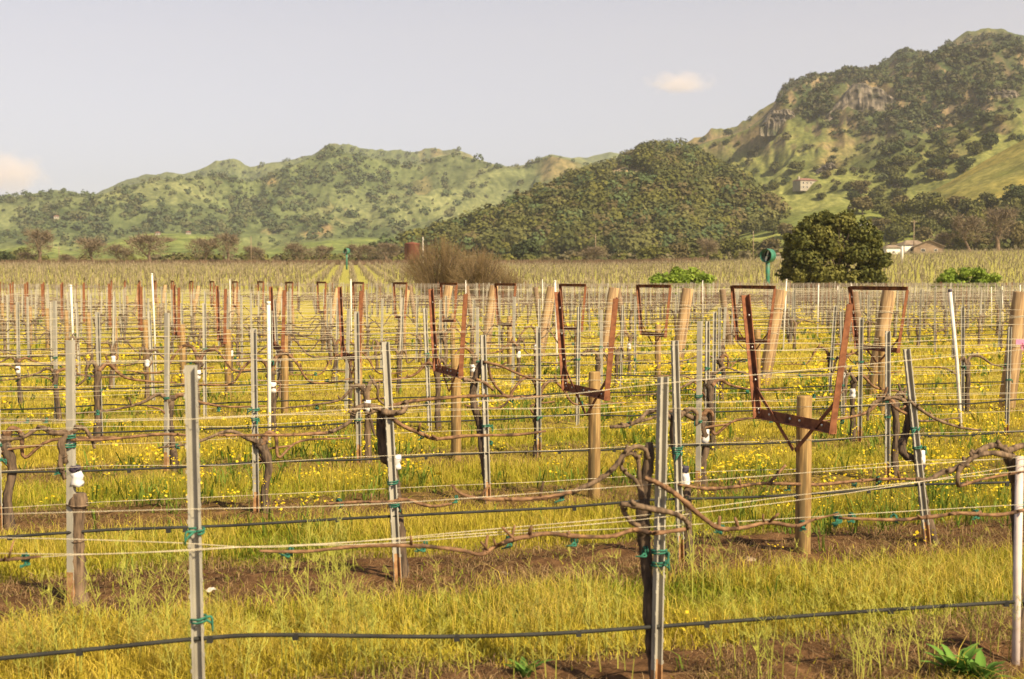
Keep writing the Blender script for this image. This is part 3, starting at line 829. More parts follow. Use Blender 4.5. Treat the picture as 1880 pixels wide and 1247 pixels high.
# ------------------------------------------------------------------ vineyard
ORD = ['first','second','third','fourth','fifth','sixth','seventh','eighth','ninth','tenth','eleventh','twelfth','thirteenth','fourteenth','fifteenth','sixteenth']
ROWNAME = {1: 'nearest row', 2: 'second row back', 3: 'third row back', 4: 'fourth row back', 5: 'fifth row back', 6: 'sixth row back', 7: 'seventh row back', 8: 'eighth row back'}
LAST_SINGLE, LAST_ROW = 19, 34
ROT = math.atan(TAN)
def xend(n): return 6.56 - 1.2 * (n - 5)
def xstart2(n): return xend(n) + 7.6
def xframe1(n): return 1.86 - 1.2 * (n - 2)
def xframe2(n): return 4.75 - 1.2 * (n - 5)
def span(n, lim=.405):
    """visible X range of a row"""
    c = yc(n)
    return -lim * c / (1 + lim * TAN), lim * c / (1 - lim * TAN)
def segs(n):
    a, b = span(n)
    if n < 5: return [(a, b)]
    out = []
    if xend(n) > a: out.append((a, min(b, xend(n))))
    if n >= 8 and xstart2(n) < b: out.append((max(a, xstart2(n)), b))
    return out
def in_segs(n, X, pad=0.0): return any(a - pad <= X <= b + pad for a, b in segs(n))
DX = DV * CT
PX_ROW = {1: [362, 1203, 1876], 2: [120, 727, 1250, 1708], 3: [-10, 468, 894, 1283, 1632], 4: [-60, 300, 658, 990, 1298, 1580, 1850]}
rr = random.Random(17)
STK_X = {}
for n in range(1, LAST_ROW + 1):
    if n in PX_ROW: STK_X[n] = [row_at_px(n, x) for x in PX_ROW[n]]
    else:
        a, b = span(n); x0 = -1.147 + .478 * (n - 1); k = math.ceil((a - x0) / DX)
        STK_X[n] = [x0 + i * DX for i in range(k, k + int((b - a) / DX) + 1) if in_segs(n, x0 + i * DX)]

# --- metal stakes -----------------------------------------------------------
def stake_mesh(H, seed, name='metal_stake'):
    """rolled steel channel: web, two flanges with out-turned lips"""
    r = random.Random(seed); mb = MB(); w, d, t, lip = .032, .026, .003, .007
    prof = [(-w/2-lip,-d),(-w/2,-d),(-w/2,-t),(w/2,-t),(w/2,-d),(w/2+lip,-d),(w/2+lip,-d+t),(w/2+t,-d+t),(w/2+t,0),(-w/2-t,0),(-w/2-t,-d+t),(-w/2-lip,-d+t)]
    n = len(prof); zs = [-.35, H * .35, H * .7, H]; vs = []; fs = []
    for z in zs:
        for (x, y) in prof: vs.append((x + r.uniform(-.0006,.0006), y, z))
    for i in range(len(zs) - 1):
        for k in range(n): fs.append((i*n+k, i*n+(k+1)%n, (i+1)*n+(k+1)%n, (i+1)*n+k))
    b = (len(zs)-1)*n
    fs += [(b+0,b+1,b+7+3,b+11),(b+1,b+2,b+9,b+10),(b+2,b+3,b+8,b+9),(b+3,b+4,b+7,b+8),(b+4,b+5,b+6,b+7)]
    mb.add(vs, fs)
    for k in range(int(H / .09)):            # punched wire notches along the lips
        z = .2 + k * .09
        if z < H - .03: mb.box((w/2 + lip + .001, -d + t/2, z), (.005, .006, .014)); mb.box((-w/2 - lip - .001, -d + t/2, z + .03), (.005, .006, .014))
    return mb.mesh(name, M['galv'])
STAKE_V = [stake_mesh(1.42 + .03 * (k % 3) - .03, 200 + k) for k in range(5)]
def rust_foot_mesh():
    mb = MB(); w, d = .033, .0265
    mb.box((0, -.002, .09), (w + .004, .008, .24)); mb.box((-w/2 - .001, -d/2 - .002, .07), (.006, d, .20)); mb.box((w/2 + .001, -d/2 - .002, .08), (.006, d, .22))
    return mb.mesh('rusty_foot', M['galv_rust'])
FOOT = rust_foot_mesh()
def tie_mesh(seed, R=.028):
    r = random.Random(seed); mb = MB()
    for k in range(2):
        z = k * .012; P = []
        for i in range(15):
            a = i / 14 * 6.283 * .98
            P.append((R * math.cos(a) * 1.1 + r.uniform(-.003,.003), R * math.sin(a) + r.uniform(-.003,.003), z + .012 * i / 14))
        mb.tube(P, .0045, 5)
    for k in range(2):
        s = -1 if k else 1
        P = spline([(R, -R * .4, .01), (R + .012, -R - .01, .012 * s), (R + .02 * r.random(), -R - .016, -.02 - .02 * r.random())], 4)
        mb.tube(P, rad_along([.006, .003], len(P)), 5)
    return mb.mesh('plant_tie', M['tie'])
TIES = [tie_mesh(300 + k) for k in range(4)]
SMALLTIE = [tie_mesh(310 + k, .013) for k in range(4)]
TOP_PX = {1: [(350, 671), (1213, 692), (1879, 838)], 2: [(114, 625), (703, 627), (1231, 625), (1659, 637)], 3: [(-12, 600), (466, 603), (886, 615), (1282, 590), (1630, 608)], 4: [(-62, 580), (296, 575), (655, 572), (988, 600), (1297, 590), (1580, 583), (1850, 600)]}
n_single = 0
STUFF_STAKE = []
for n in range(1, LAST_ROW + 1):
    for i, X in enumerate(STK_X[n]):
        if n > LAST_SINGLE: STUFF_STAKE.append(rowp(n, X)); continue
        if n == 1 and i == 2: continue      # the white painted pole stands there
        base = rowp(n, X); base.z = float(gz(base.x, base.y))
        me = STAKE_V[rr.randrange(5)]
        o = link('metal_stake', me, None, base)
        H = max(v.co.z for v in me.vertices)
        if n in TOP_PX:
            t = onrow(n, *TOP_PX[n][i]); dxx = (t.x - base.x) / max(t.z, .5)
            o.scale = (1, 1, (t.z - base.z) / H)
            ax = dxx
        else:
            ax = rr.gauss(0, .02); o.scale = (1, 1, rr.uniform(.95, 1.06))
        o.rotation_euler = (rr.gauss(0, .012), ax, ROT + rr.choice((0, .25, -.3, 2.6)) + rr.uniform(-.12, .12))
        if n <= 8:
            look = {1: 'nearest big', 2: 'grey'}.get(n, 'grey')
            tag(o, '%s metal stake in the %s, %s from the left' % (look, ROWNAME[n], ORD[i]), 'stake', 'metal stakes along the vine rows')
        else:
            tag(o, 'thin grey metal stake in the crowded far rows of the vineyard', 'stake', 'thin metal stakes of the far rows')
        n_single += 1
        if n <= 4: link('rusty_foot', FOOT, o)
        if n <= 6:
            for k in range(2 if n <= 3 else 1):
                c = link('plant_tie', TIES[rr.randrange(4)], o, (0.003, -.012, rr.choice((.45, .62, .78, .86)) + rr.uniform(-.05, .05)))
                c.rotation_euler[2] = rr.uniform(0, 6.28)
print('stakes', n_single)

# --- white poles ------------------------------------------------------------
def white_pole(bx, by, tx, ty, r, label, Y=None):
    if Y is None: Y = CAMZ / -elev(by)
    b = at(bx, by, Y); b.z = 0; t = at(tx, ty, Y); h = t.z - b.z
    mb = MB(); mb.tube([(0,0,-.3), ((t.x-b.x)*.5 + .004, 0, h*.5), (t.x-b.x, 0, h)], r, 10)
    o = mb.build('plastic_pole', M['white'], None, b)
    tag(o, label, 'pole', 'white poles in the vine rows')
    cb = MB(); cb.tube([(t.x-b.x, 0, h - .012), (t.x-b.x, 0, h + .02)], r * 1.12, 10); cb.build('end_cap', M['wrapd'] if bx > 1700 else M['white'], o)
    return o
white_pole(494, 812, 493, 557, .020, 'white plastic pole in the left middle, thickest of the upright ones', 13.9)
white_pole(1768, 790, 1744, 534, .021, 'leaning white plastic pole in front of the grassy alley at right', 15.5)
white_pole(1023, 690, 1019, 517, .020, 'white plastic pole just left of the third nearest rusty frame', 24.5)
white_pole(136, 690, 130, 525, .021, 'white plastic pole standing far left among grey stakes', 24)
white_pole(287, 690, 279, 504, .017, 'thin white plastic pole left of centre, taller than its neighbours', 24)
white_pole(1437, 640, 1444, 514, .018, 'white plastic pole tilted right, beside the top barred rusty frame', 33)
white_pole(1500, 640, 1503, 522, .018, 'white plastic pole under the left half of the dark tree', 40)
white_pole(1538, 640, 1538, 526, .016, 'white plastic pole under the middle of the dark tree', 42)
white_pole(1563, 640, 1563, 522, .015, 'thin white plastic pole under the right side of the dark tree', 46)
white_pole(1290, 640, 1290, 516, .015, 'thin white plastic pole below the round green bush', 46)
white_pole(1820, 640, 1820, 526, .015, 'thin white pole, left one of three near the right end post', 44)
white_pole(1841, 640, 1840, 524, .015, 'thin white pole, middle one of three near the right end post', 42)
white_pole(1873, 640, 1873, 522, .016, 'thin white pole, right one of three near the right end post', 40)
white_pole(645, 640, 644, 514, .018, 'white pole with pale cap left of the bare bushes', 34)
white_pole(424, 640, 422, 514, .014, 'thin white pole among far stakes left of centre', 40)
white_pole(856, 640, 855, 516, .014, 'thin white pole between two fat leaning end posts', 44)
white_pole(996, 640, 996, 514, .014, 'thin white pole right of the centre, beside a fat end post', 46)
t1 = onrow(1, 1872, 838); b1 = rowp(1, STK_X[1][2])
mb = MB(); mb.tube([(0,0,-.3), (t1.x-b1.x, 0, t1.z)], .018, 12)
M['pinkwhite'] = noisy('faded_pink_white_plastic', (.46,.37,.34), (.60,.51,.48), 7, .6)
wp = mb.build('plastic_pole', M['pinkwhite'], None, b1); tag(wp, 'thick pinkish white pole at the right edge beside the nearest vine', 'pole', 'white poles in the vine rows')

# --- wooden posts with rusty lyre frames -------------------------------------
def frame(n, X, topbar, label, group, z_bar=.90, low=False):
    """local x = across the row, local y = along it"""
    b = rowp(n, X); b.z = float(gz(b.x, b.y))
    o = empty('lyre_trellis', b, label, 'trellis frame', group)
    o.rotation_euler[2] = math.atan2(-CT, ST)     # local +x points across the row towards the camera
    r = random.Random(n * 13 + int(topbar))
    mb = MB(); pr = .049
    prof = [(pr*1.03, -.4), (pr*1.02, .3), (pr, .7), (pr*.985, 1.045), (pr*.9, 1.055)]
    mb.lathe(prof, 18); mb.build('wood_post', M['wood'], o)
    hb, ht = .455, .64; zt = 1.69; yo = -(pr + .012)
    w = .042
    mb = MB(); mb.box((0, yo, z_bar), (2*hb + .06, .006, .062)); mb.box((0, yo - .018, z_bar - .030), (2*hb + .06, .034, .005))
    cb = mb.build('crossbar', M['rust'], o)
    for x in (-.33, -.06, .06, .33, .47, -.47) if n <= 5 else ():
        bm_ = MB(); bm_.lathe([(.009,0),(.009,.007),(.004,.010)], 8, (x, yo - .003, z_bar + .004), Matrix.Rotation(math.pi/2, 3, 'X')); bm_.build('bolt', M['bolt'], cb)
    for s in (-1, 1):
        mb = MB(); a = Vector((s*hb, yo - .006, z_bar - .03)); t = Vector((s*ht, yo - .006, zt - (.035 if s > 0 else 0)))
        d = (t - a).normalized(); up = Vector((0, -1, 0))
        mb.bar(a, t, w, .006, up)
        sd = d.cross(up).normalized()
        mb.bar(a + sd*s*w*.5 + up*.02, t + sd*s*w*.5 + up*.02, .006, .042, up)
        mb.build('arm', M['rust'], o)
        mb = MB(); p0 = a + d * .20 + up*.008; p1 = Vector((s*.012, yo - .008, z_bar - .19))
        mb.bar(p0, p1, .026, .005, up); mb.build('brace', M['rust'], o)
        for q in (.06, .26, .48, .7) if n <= 5 else ():
            mb = MB(); mb.lathe([(.008,0),(.008,.007),(.004,.010)], 8, a + d*q + up*.004, Matrix.Rotation(math.pi/2, 3, 'X')); mb.build('bolt', M['bolt'], o)
    if topbar:
        mb = MB(); mb.box((0, yo - .012, zt - .02), (2*ht + .02, .006, .05)); mb.box((0, yo - .03, zt + .003), (2*ht + .02, .036, .005))
        mb.build('top_bar', M['rust'], o)
    return o
fr_name = {2: 'largest rusty lyre frame on a wooden post, before the dark tree', 3: 'second largest open rusty frame on a round wooden post', 4: 'third largest open rusty frame on a round wooden post', 5: 'rusty frame on a wooden post, fourth on the line towards the left', 6: 'rusty frame fifth on the line, beside the thick white pole', 7: 'rusty frame on a wooden post, sixth on the line to the left'}
for n in range(2, 24):
    if in_segs(n, xframe1(n)):
        frame(n, xframe1(n), False, fr_name.get(n, 'small open rusty frame in the left far rows'), 'open rusty frames on wooden posts' if n < 8 else 'small rusty frames in the far left rows')
fr2 = {5: 'rightmost rusty frame closed by a top bar, beside a fat end post', 6: 'top barred rusty frame just behind the left arm of the largest frame', 7: 'third top barred rusty frame from the right', 8: 'fourth top barred rusty frame from the right', 9: 'fifth top barred rusty frame from the right'}
for n in range(5, 24):
    if in_segs(n, xframe2(n)):
        frame(n, xframe2(n), True, fr2.get(n, 'small top barred rusty frame in the far rows'), 'rusty frames with a top bar' if n < 10 else 'small top barred rusty frames')

# --- fat leaning end posts -----------------------------------------------------
def end_post(n, X, lean, label, group, r=.105, H=1.63, mat='endwood'):
    b = rowp(n, X); b.z = float(gz(b.x, b.y))
    q = random.Random(n * 31 + int(lean * 1000))
    mb = MB(); mb.tube([(0,0,-.3), (.005,0,H*.4), (0,.004,H*.8), (0,0,H-.015), (0,0,H)], [r*1.04, r*1.02, r, r*.99, r*.93], 18, .03, q)
    o = mb.build('end_post', M[mat], None, b)
    o.rotation_euler = (q.uniform(-.03,.03), lean, ROT)
    tag(o, label, 'post', group)
    for z in (H*.55, H*.8):
        wb = MB(); wb.tube([(r*1.03*math.cos(a), r*1.03*math.sin(a), z + .01*math.sin(a*3)) for a in np.linspace(0, 6.2, 20)], .004, 5); wb.build('wire_wrap', M['wire'], o)
end_lab = {5: 'fat tan end post at the right edge, nearest of the leaning ones', 6: 'fat tan leaning end post inside the rightmost top barred frame', 7: 'fat tan leaning end post behind the left arm of the largest frame', 8: 'fat tan leaning end post, fourth from the right edge', 9: 'fat tan leaning end post behind the second largest frame', 10: 'fat tan leaning end post, sixth from the right edge', 11: 'fat tan leaning end post below the right side of the bare bushes', 12: 'fat tan leaning end post below the left side of the bare bushes'}
for n in range(5, 26):
    if in_segs(n, xend(n), .1) and (n <= 12 or n % 2):
        end_post(n, xend(n), .17 + .03 * math.sin(n * 2.1), end_lab.get(n, 'small leaning end post among the far left rows'), 'leaning end posts at the row ends' if n <= 12 else 'small far end posts', r=(.105 if n <= 12 else .075), H=1.63 if n <= 12 else 1.5)
for n in range(10, 24):
    X = xstart2(n)
    if X < span(n)[1] and n % 2 == 0:
        end_post(n, X, -.14, 'weathered grey brown end post leaning left beyond the grass alley', 'grey end posts beyond the alley', .085, 1.5, 'barebark')

# --- wires and drip hoses ---------------------------------------------------------
def line(n, a, b, z, off, r, mat, name, label, cat, group, seed, sag=.02, z2=None, ns=5, fixed=None):
    q = random.Random(seed); P = []
    m = max(6, int((b - a) / DX) * 3)
    for i in range(m + 1):
        X = a + (b - a) * i / m; f = ((X - STK_X[n][0]) / DX) % 1.0
        zz = z + (z2 - z) * i / m if z2 is not None else z
        P.append(rowp(n, X, zz - sag * 4 * f * (1 - f) + q.uniform(-.25, .25) * sag, off))
    o0 = P[0].copy()
    mb = MB(); mb.tube([p - o0 for p in P], r, ns)
    o = mb.build(name, mat, None, o0)
    return tag(o, label, cat, group)
WZ = [(.60, .0, 'fruit wire'), (.80, .05, 'middle wire'), (1.02, -.30, 'rear foliage wire'), (1.05, .30, 'front foliage wire'), (1.36, -.50, 'rear top wire'), (1.40, .50, 'front top wire')]
for n in range(1, LAST_SINGLE + 1):
    for (a, b) in segs(n):
        a -= .6
        if n >= 5 and b < span(n)[1] - .2: b -= .1
        rn = ROWNAME.get(n, None)
        if b - a < 1.5: continue
        first = (a, b) == (segs(n)[0][0] - .6, b)
        if n == 1:
            pts = spline([onrow(1, x, y) for x, y in ((-40,1213),(180,1191),(362,1173),(500,1166),(800,1169),(1000,1164),(1200,1151),(1500,1129),(1700,1115),(1920,1102))], 6); o0 = pts[0].copy()
            mb = MB(); mb.tube([p - o0 for p in pts], .0085, 8)
            o = tag(mb.build('drip_hose', M['hose'], None, o0), 'black drip hose strung along the nearest row', 'drip hose', 'drip hoses')
            for i in (5, 13, 19, 25, 32, 38, 46, 52):
                em = MB(); em.box(pts[i] - o0 + Vector((0, 0, -.006)), (.022, .02, .024)); em.build('emitter', M['hose'], o)
        else: o = line(n, a, b + .3, .445 if n != 1 else .40, .0, .0085 if n < 6 else .010, M['hose'], 'drip_hose', ('black drip hose strung along the %s' % rn) if rn else 'thin dark drip hose in the far vine rows', 'drip hose', 'drip hoses' if rn else 'far drip hoses', n * 7, .03, ns=8 if n < 4 else 5, z2=(.47 if n == 1 else None) and .445)
        if 2 <= n <= 3:
            q = random.Random(n)
            for k in range(9):
                em = MB()
                X = a + (b - a) * (k + q.random()) / 9; f = ((X - STK_X[n][0]) / DX) % 1.0
                zc = (.445 if n != 1 else .40 + .045 * (X - a) / (b - a)) - .03 * 4 * f * (1 - f)
                em.box(rowp(n, X, zc - .006) - o.location, (.022, .02, .026)); em.build('emitter', M['hose'], o)
        for k, (z, off, nm) in enumerate(WZ):
            if n == 1: continue
            if n > 13 and k in (1, 3): continue
            line(n, a, b + .2, z + random.Random(n*5+k).uniform(-.03,.03), off * (1 if n < 5 else 1), .0012 + .00009 * n, M['wire'], 'trellis_wire', ('pale steel %s of the %s' % (nm, rn)) if rn else 'pale thin steel wire strung across the crowded far rows', 'wire', 'trellis wires' if rn else 'far trellis wires', n * 11 + k, .025, ns=4)
# nearest row: wires follow the photo's own lines
W1 = [([(-30,1032),(120,1020),(330,1012),(480,1003),(700,998),(940,980),(1190,968),(1560,945),(1900,925)], 'lowest pale wire of the nearest row, carrying the brown canes'),
      ([(-30,987),(130,990),(330,997),(480,1005),(650,995),(900,972),(1190,945),(1500,905),(1900,862)], 'pale wire of the nearest row that dips before the left stake'),
      ([(-30,1016),(200,1017),(400,1006),(560,1000),(800,985),(1000,970),(1230,948),(1560,905),(1900,850)], 'pale slack wire of the nearest row rising to the right edge'),
      ([(-30,945),(300,936),(700,925),(1190,890),(1560,862),(1900,838)], 'upper pale foliage wire of the nearest row'),
      ([(-30,770),(345,770),(640,752),(1000,728),(1210,705),(1560,672),(1900,640)], 'highest pale wire of the nearest row')]
for k, (P, lab) in enumerate(W1):
    pts = spline([onrow(1, x, y, .03) for x, y in P], 5); o0 = pts[0].copy()
    mb = MB(); mb.tube([p - o0 for p in pts], .0014, 5)
    tag(mb.build('trellis_wire', M['wire'], None, o0), lab, 'wire', 'trellis wires')

# --- vines --------------------------------------------------------------------------
def px_vine(n, base, parts, label, off=0.0, ties=(), wraps=(), seed=0):
    """parts: (kind, [(x,y)...], [radius px...], offset)"""
    q = random.Random(seed)
    b = onrow(n, *base, off); b.z = float(gz(b.x, b.y))
    o = empty('grape_vine', b, label, 'vine', 'old grape vines')
    for (kind, pts, rad, of) in parts:
        Y = b.y; sc = Y / FPX
        P = [onrow(n, x, y, of) - b for x, y in pts]
        for i, p in enumerate(P):
            if 0 < i: p += Vector((-ST * .0, -CT, 0)) * q.uniform(-.02, .02)
        S = spline(P, 6); R = [r * sc * (.95 if kind == 'trunk' else 1.05 if kind == 'stump' else .72) * (1 + q.uniform(-.16, .16)) for r in rad_along(rad, len(S))]
        mb = MB(); mb.tube(S, R, 10 if kind == 'trunk' else 7, .28 if kind == 'trunk' else .16, q)
        if kind != 'trunk':
            L = len(S)
            for k in range(max(1, L // 7)):           # buds and pruned spurs
                i = q.randrange(1, L - 1); c = S[i]; r0 = R[i]
                d = Vector((q.uniform(-.5,.5), q.uniform(-1,.2), q.uniform(.1, 1))).normalized()
                ln = q.choice((.012, .016, .02, .05, .07)) if kind == 'cane' else .03
                mb.tube([c, c + d * ln * .6, c + d * ln + Vector((q.uniform(-.006,.006), 0, 0))], [r0 * .8, r0 * .7, r0 * .55], 6)
                mb.tube([c - (S[i+1]-S[i-1]) * .12, c, c + (S[i+1]-S[i-1]) * .12], [r0*.9, r0*1.28, r0*.9], 7)   # node swelling
        mb.build('trunk' if kind == 'trunk' else 'cane', M['bark'] if kind == 'trunk' else (M['trunkbark'] if kind in ('arm', 'stump') else M['cane']), o)
    for (x, y) in ties:
        c = link('plant_tie', SMALLTIE[q.randrange(4)], o, onrow(n, x, y, off + .02) - b)
        c.rotation_euler = (q.uniform(-.3,.3), 1.57 + q.uniform(-.5,.5), q.uniform(0, 1)); c.scale = (.9, .9, .9)
    for (x, y, w, h, m) in wraps:
        p = onrow(n, x, y, off + .03) - b; s = b.y / FPX
        wb = MB(); wb.tube([p + Vector((q.uniform(-.003,.003), 0, h*s*t)) for t in (-.5,-.3,-.05,.2,.5)], [w*s*.42, w*s*.5, w*s*.43, w*s*.52, w*s*.44], 10, .3, q)
        wb.v = [(v[0] + q.uniform(-.004,.004), v[1] + q.uniform(-.004,.004), v[2] + q.uniform(-.004,.004)) for v in wb.v]
        wb.build('trunk_wrap', M['wrapw' if m == 'w' else 'wrapd'], o)
    return o
px_vine(1, (1215, 1318), [
    ('trunk', [(1216,1318),(1203,1240),(1192,1150),(1189,1080),(1184,1000),(1180,960),(1184,900),(1190,850),(1192,812)], [15,12,11,11,14,15,12,11,8], -.05),
    ('arm', [(1180,912),(1168,884),(1150,869),(1140,856),(1144,838),(1160,832),(1171,846),(1174,880),(1180,915)], [7,6,5.5,5,5,5,5.5,6,6], -.02),
    ('arm', [(1190,842),(1183,824),(1165,820),(1146,833),(1122,863),(1092,884),(1050,903)], [6,6,6.5,6.5,6.5,6,6], 0),
    ('cane', [(1050,903),(1000,915),(940,918),(880,915),(846,906),(829,890)], [6,6,5.5,4.5,3.5,3], 0),
    ('cane', [(1184,878),(1206,886),(1240,907),(1280,942),(1320,970),(1362,968),(1412,960),(1460,965),(1492,955),(1540,943)], [7,7,7,7,6,5.5,5,5,3.5,2.5], .05),
    ('arm', [(1140,925),(1170,929),(1200,935),(1240,944),(1264,962),(1258,976)], [7,8,8,7,6.5,5], .04),
    ('arm', [(1141,926),(1148,944),(1160,958),(1178,968)], [6.5,6.5,6.5,7], .0),
    ('cane', [(1258,972),(1200,978),(1165,974),(1122,985),(1062,984),(1002,980),(942,990)], [6,6,6,5.5,5.5,5.5,7], .05),
    ('cane', [(944,990),(922,968)], [5,3.5], .05),
    ('cane', [(942,990),(910,1005),(882,1018),(850,1012),(782,1002),(702,1000),(640,1005),(560,1014),(478,1010)], [6,5.5,5,5,4.5,4.5,4,4,3], .05)],
    'large gnarled vine with looping arms behind the nearest grey stake', -.05, [(776,1000),(930,992),(1050,990),(528,1010),(1025,907),(1180,1010),(1320,968),(1470,962),(1534,950)], (), 1)
px_vine(1, (1873, 1270), [
    ('trunk', [(1873,1275),(1869,1150),(1866,1050),(1868,960),(1868,900),(1860,858),(1846,830)], [12,10,10,9,11,12,11], -.06),
    ('arm', [(1852,836),(1832,818),(1800,825),(1775,846),(1752,862),(1730,867),(1702,880),(1682,880)], [9,8,7.5,7,7,6.5,6,5], 0),
    ('arm', [(1856,838),(1822,832),(1790,838),(1764,860),(1756,880),(1761,894)], [8,7,6.5,6,5.5,4.5], .03),
    ('cane', [(1540,951),(1600,953),(1660,955),(1720,947),(1762,942),(1830,945),(1882,936)], [3.5,4,4.5,5,5,5,5], .04),
    ('cane', [(1761,893),(1800,882),(1840,874),(1885,866)], [4,3.5,3.5,3], .03),
    ('arm', [(1846,830),(1868,822),(1895,815)], [10,9,8], 0)],
    'dark vine at the right edge with an arched arm reaching left', -.05, [(1532,948),(1560,948),(1640,950),(1788,942),(1870,925)], (), 2)
px_vine(1, (-60, 1300), [('trunk', [(-60,1400),(-64,1200),(-58,1050),(-62,980)], [14,12,11,12], 0), ('cane', [(-60,1000),(-20,1028),(30,1027),(76,1021)], [7,5,4.5,3], .04)],
    'brown cane tip reaching in at the lower left edge', 0, [(42,1025)], (), 3)
px_vine(2, (740, 1085), [
    ('trunk', [(744,1090),(737,1000),(729,940),(728,905),(720,858),(706,838),(700,790),(702,752)], [12,10,9,9,8,10,10,11], -.05),
    ('arm', [(700,757),(735,757),(746,744),(744,736)], [8,8,7,5], .05),
    ('arm', [(702,752),(672,744),(652,754),(640,776),(604,794),(570,797)], [8,7,6.5,5.5,4.5,4], 0),
    ('arm', [(694,752),(678,760),(682,778),(688,800)], [6,5,4,3], 0),
    ('cane', [(712,760),(738,780),(772,796),(802,806),(860,800),(950,798),(1002,791)], [6,5,5,5,4.5,4,3], .02),
    ('cane', [(716,746),(762,736),(860,728),(942,727)], [5,4.5,4,3], .02),
    ('cane', [(600,795),(540,798),(480,800),(400,800)], [4,4,3.5,3], .02),
    ('cane', [(600,925),(660,922),(715,922),(745,918),(790,930),(830,925)], [3,4,4.5,5,4.5,3], .05)],
    'vine with a thick dark head on the second stake from the left, second row', -.04, [(620,922),(770,797),(835,915)], [(729,848,16,26,'w')], 4)
px_vine(2, (141, 1128), [
    ('stump', [(148,1132),(144,1040),(142,970),(145,905)], [15,13,13,16], -.03),
    ('arm', [(120,850),(114,815),(124,796),(98,794),(72,786),(42,803),(0,808)], [8,9,9,7,6,5,4], 0),
    ('arm', [(124,798),(150,785),(165,800),(176,823)], [8,6.5,5.5,4], 0),
    ('arm', [(118,820),(112,850),(118,880)], [8,7,6], 0),
    ('cane', [(130,808),(200,806),(290,798),(360,800)], [4,4,4,3], .02)],
    'cut vine trunk with dark cap and white band beside the left stake', -.03, [(105,862)], [(139,860,22,10,'d'),(141,880,24,26,'w')], 5)
px_vine(2, (1265, 1045), [
    ('trunk', [(1266,1050),(1262,980),(1260,920),(1256,880),(1246,850),(1238,810),(1238,762)], [10,9,9,9,8,8,8], -.05),
    ('arm', [(1240,775),(1215,755),(1190,757),(1172,772),(1150,782),(1120,784)], [7,6.5,6,5,4.5,4], 0),
    ('arm', [(1242,770),(1266,752),(1280,760),(1278,782)], [7,6,5,4], 0),
    ('cane', [(1242,890),(1300,897),(1350,893),(1402,888),(1500,890),(1545,885),(1620,880),(1682,880)], [4,4.5,4.5,4.5,4.5,4,4,4], .03),
    ('cane', [(1410,890),(1425,872),(1443,855)], [4,4,3.5], .03)],
    'vine with a white wrapped trunk behind the stake right of centre', -.05, [(1446,893),(1566,886),(1610,880)], [(1257,862,16,14,'d'),(1258,880,16,24,'w')], 6)
px_vine(2, (1726, 1030), [
    ('trunk', [(1730,1032),(1714,990),(1698,930),(1690,880),(1684,846),(1664,838),(1656,820),(1664,795),(1668,765),(1666,735)], [11,10,9,8,8,8,7.5,7.5,7,7], -.04),
    ('arm', [(1666,738),(1640,730),(1606,740),(1594,756),(1592,772)], [6,5,4.5,4,3.5], 0),
    ('arm', [(1668,735),(1690,752),(1720,770),(1760,784),(1800,790)], [5,4.5,4,3.5,3], .02),
    ('cane', [(1664,760),(1645,750),(1632,738)], [4,4,3], 0)],
    'crooked vine bent like a hook behind the tilted right stake', -.05, [(1690,866)], [(1691,840,15,24,'w'),(1689,858,15,10,'d')], 7)
px_vine(3, (893, 905), [
    ('trunk', [(896,908),(890,870),(884,820),(880,778),(872,750),(868,722),(874,692),(886,662)], [7,6.5,6,7,7,7,6.5,6], -.04),
    ('arm', [(872,704),(862,698),(850,696)], [5,5,5.5], 0),
    ('cane', [(874,696),(892,704),(906,716)], [4,4,4], 0),
    ('cane', [(896,668),(904,700),(930,728),(962,730),(1010,727)], [3.5,3.5,4,4,3], 0),
    ('cane', [(885,664),(920,672),(960,690),(1000,700)], [4,3.5,3,2.5], 0)],
    'thin crooked vine behind the middle stake of the third row', -.04, [(938,734),(900,812)], (), 8)

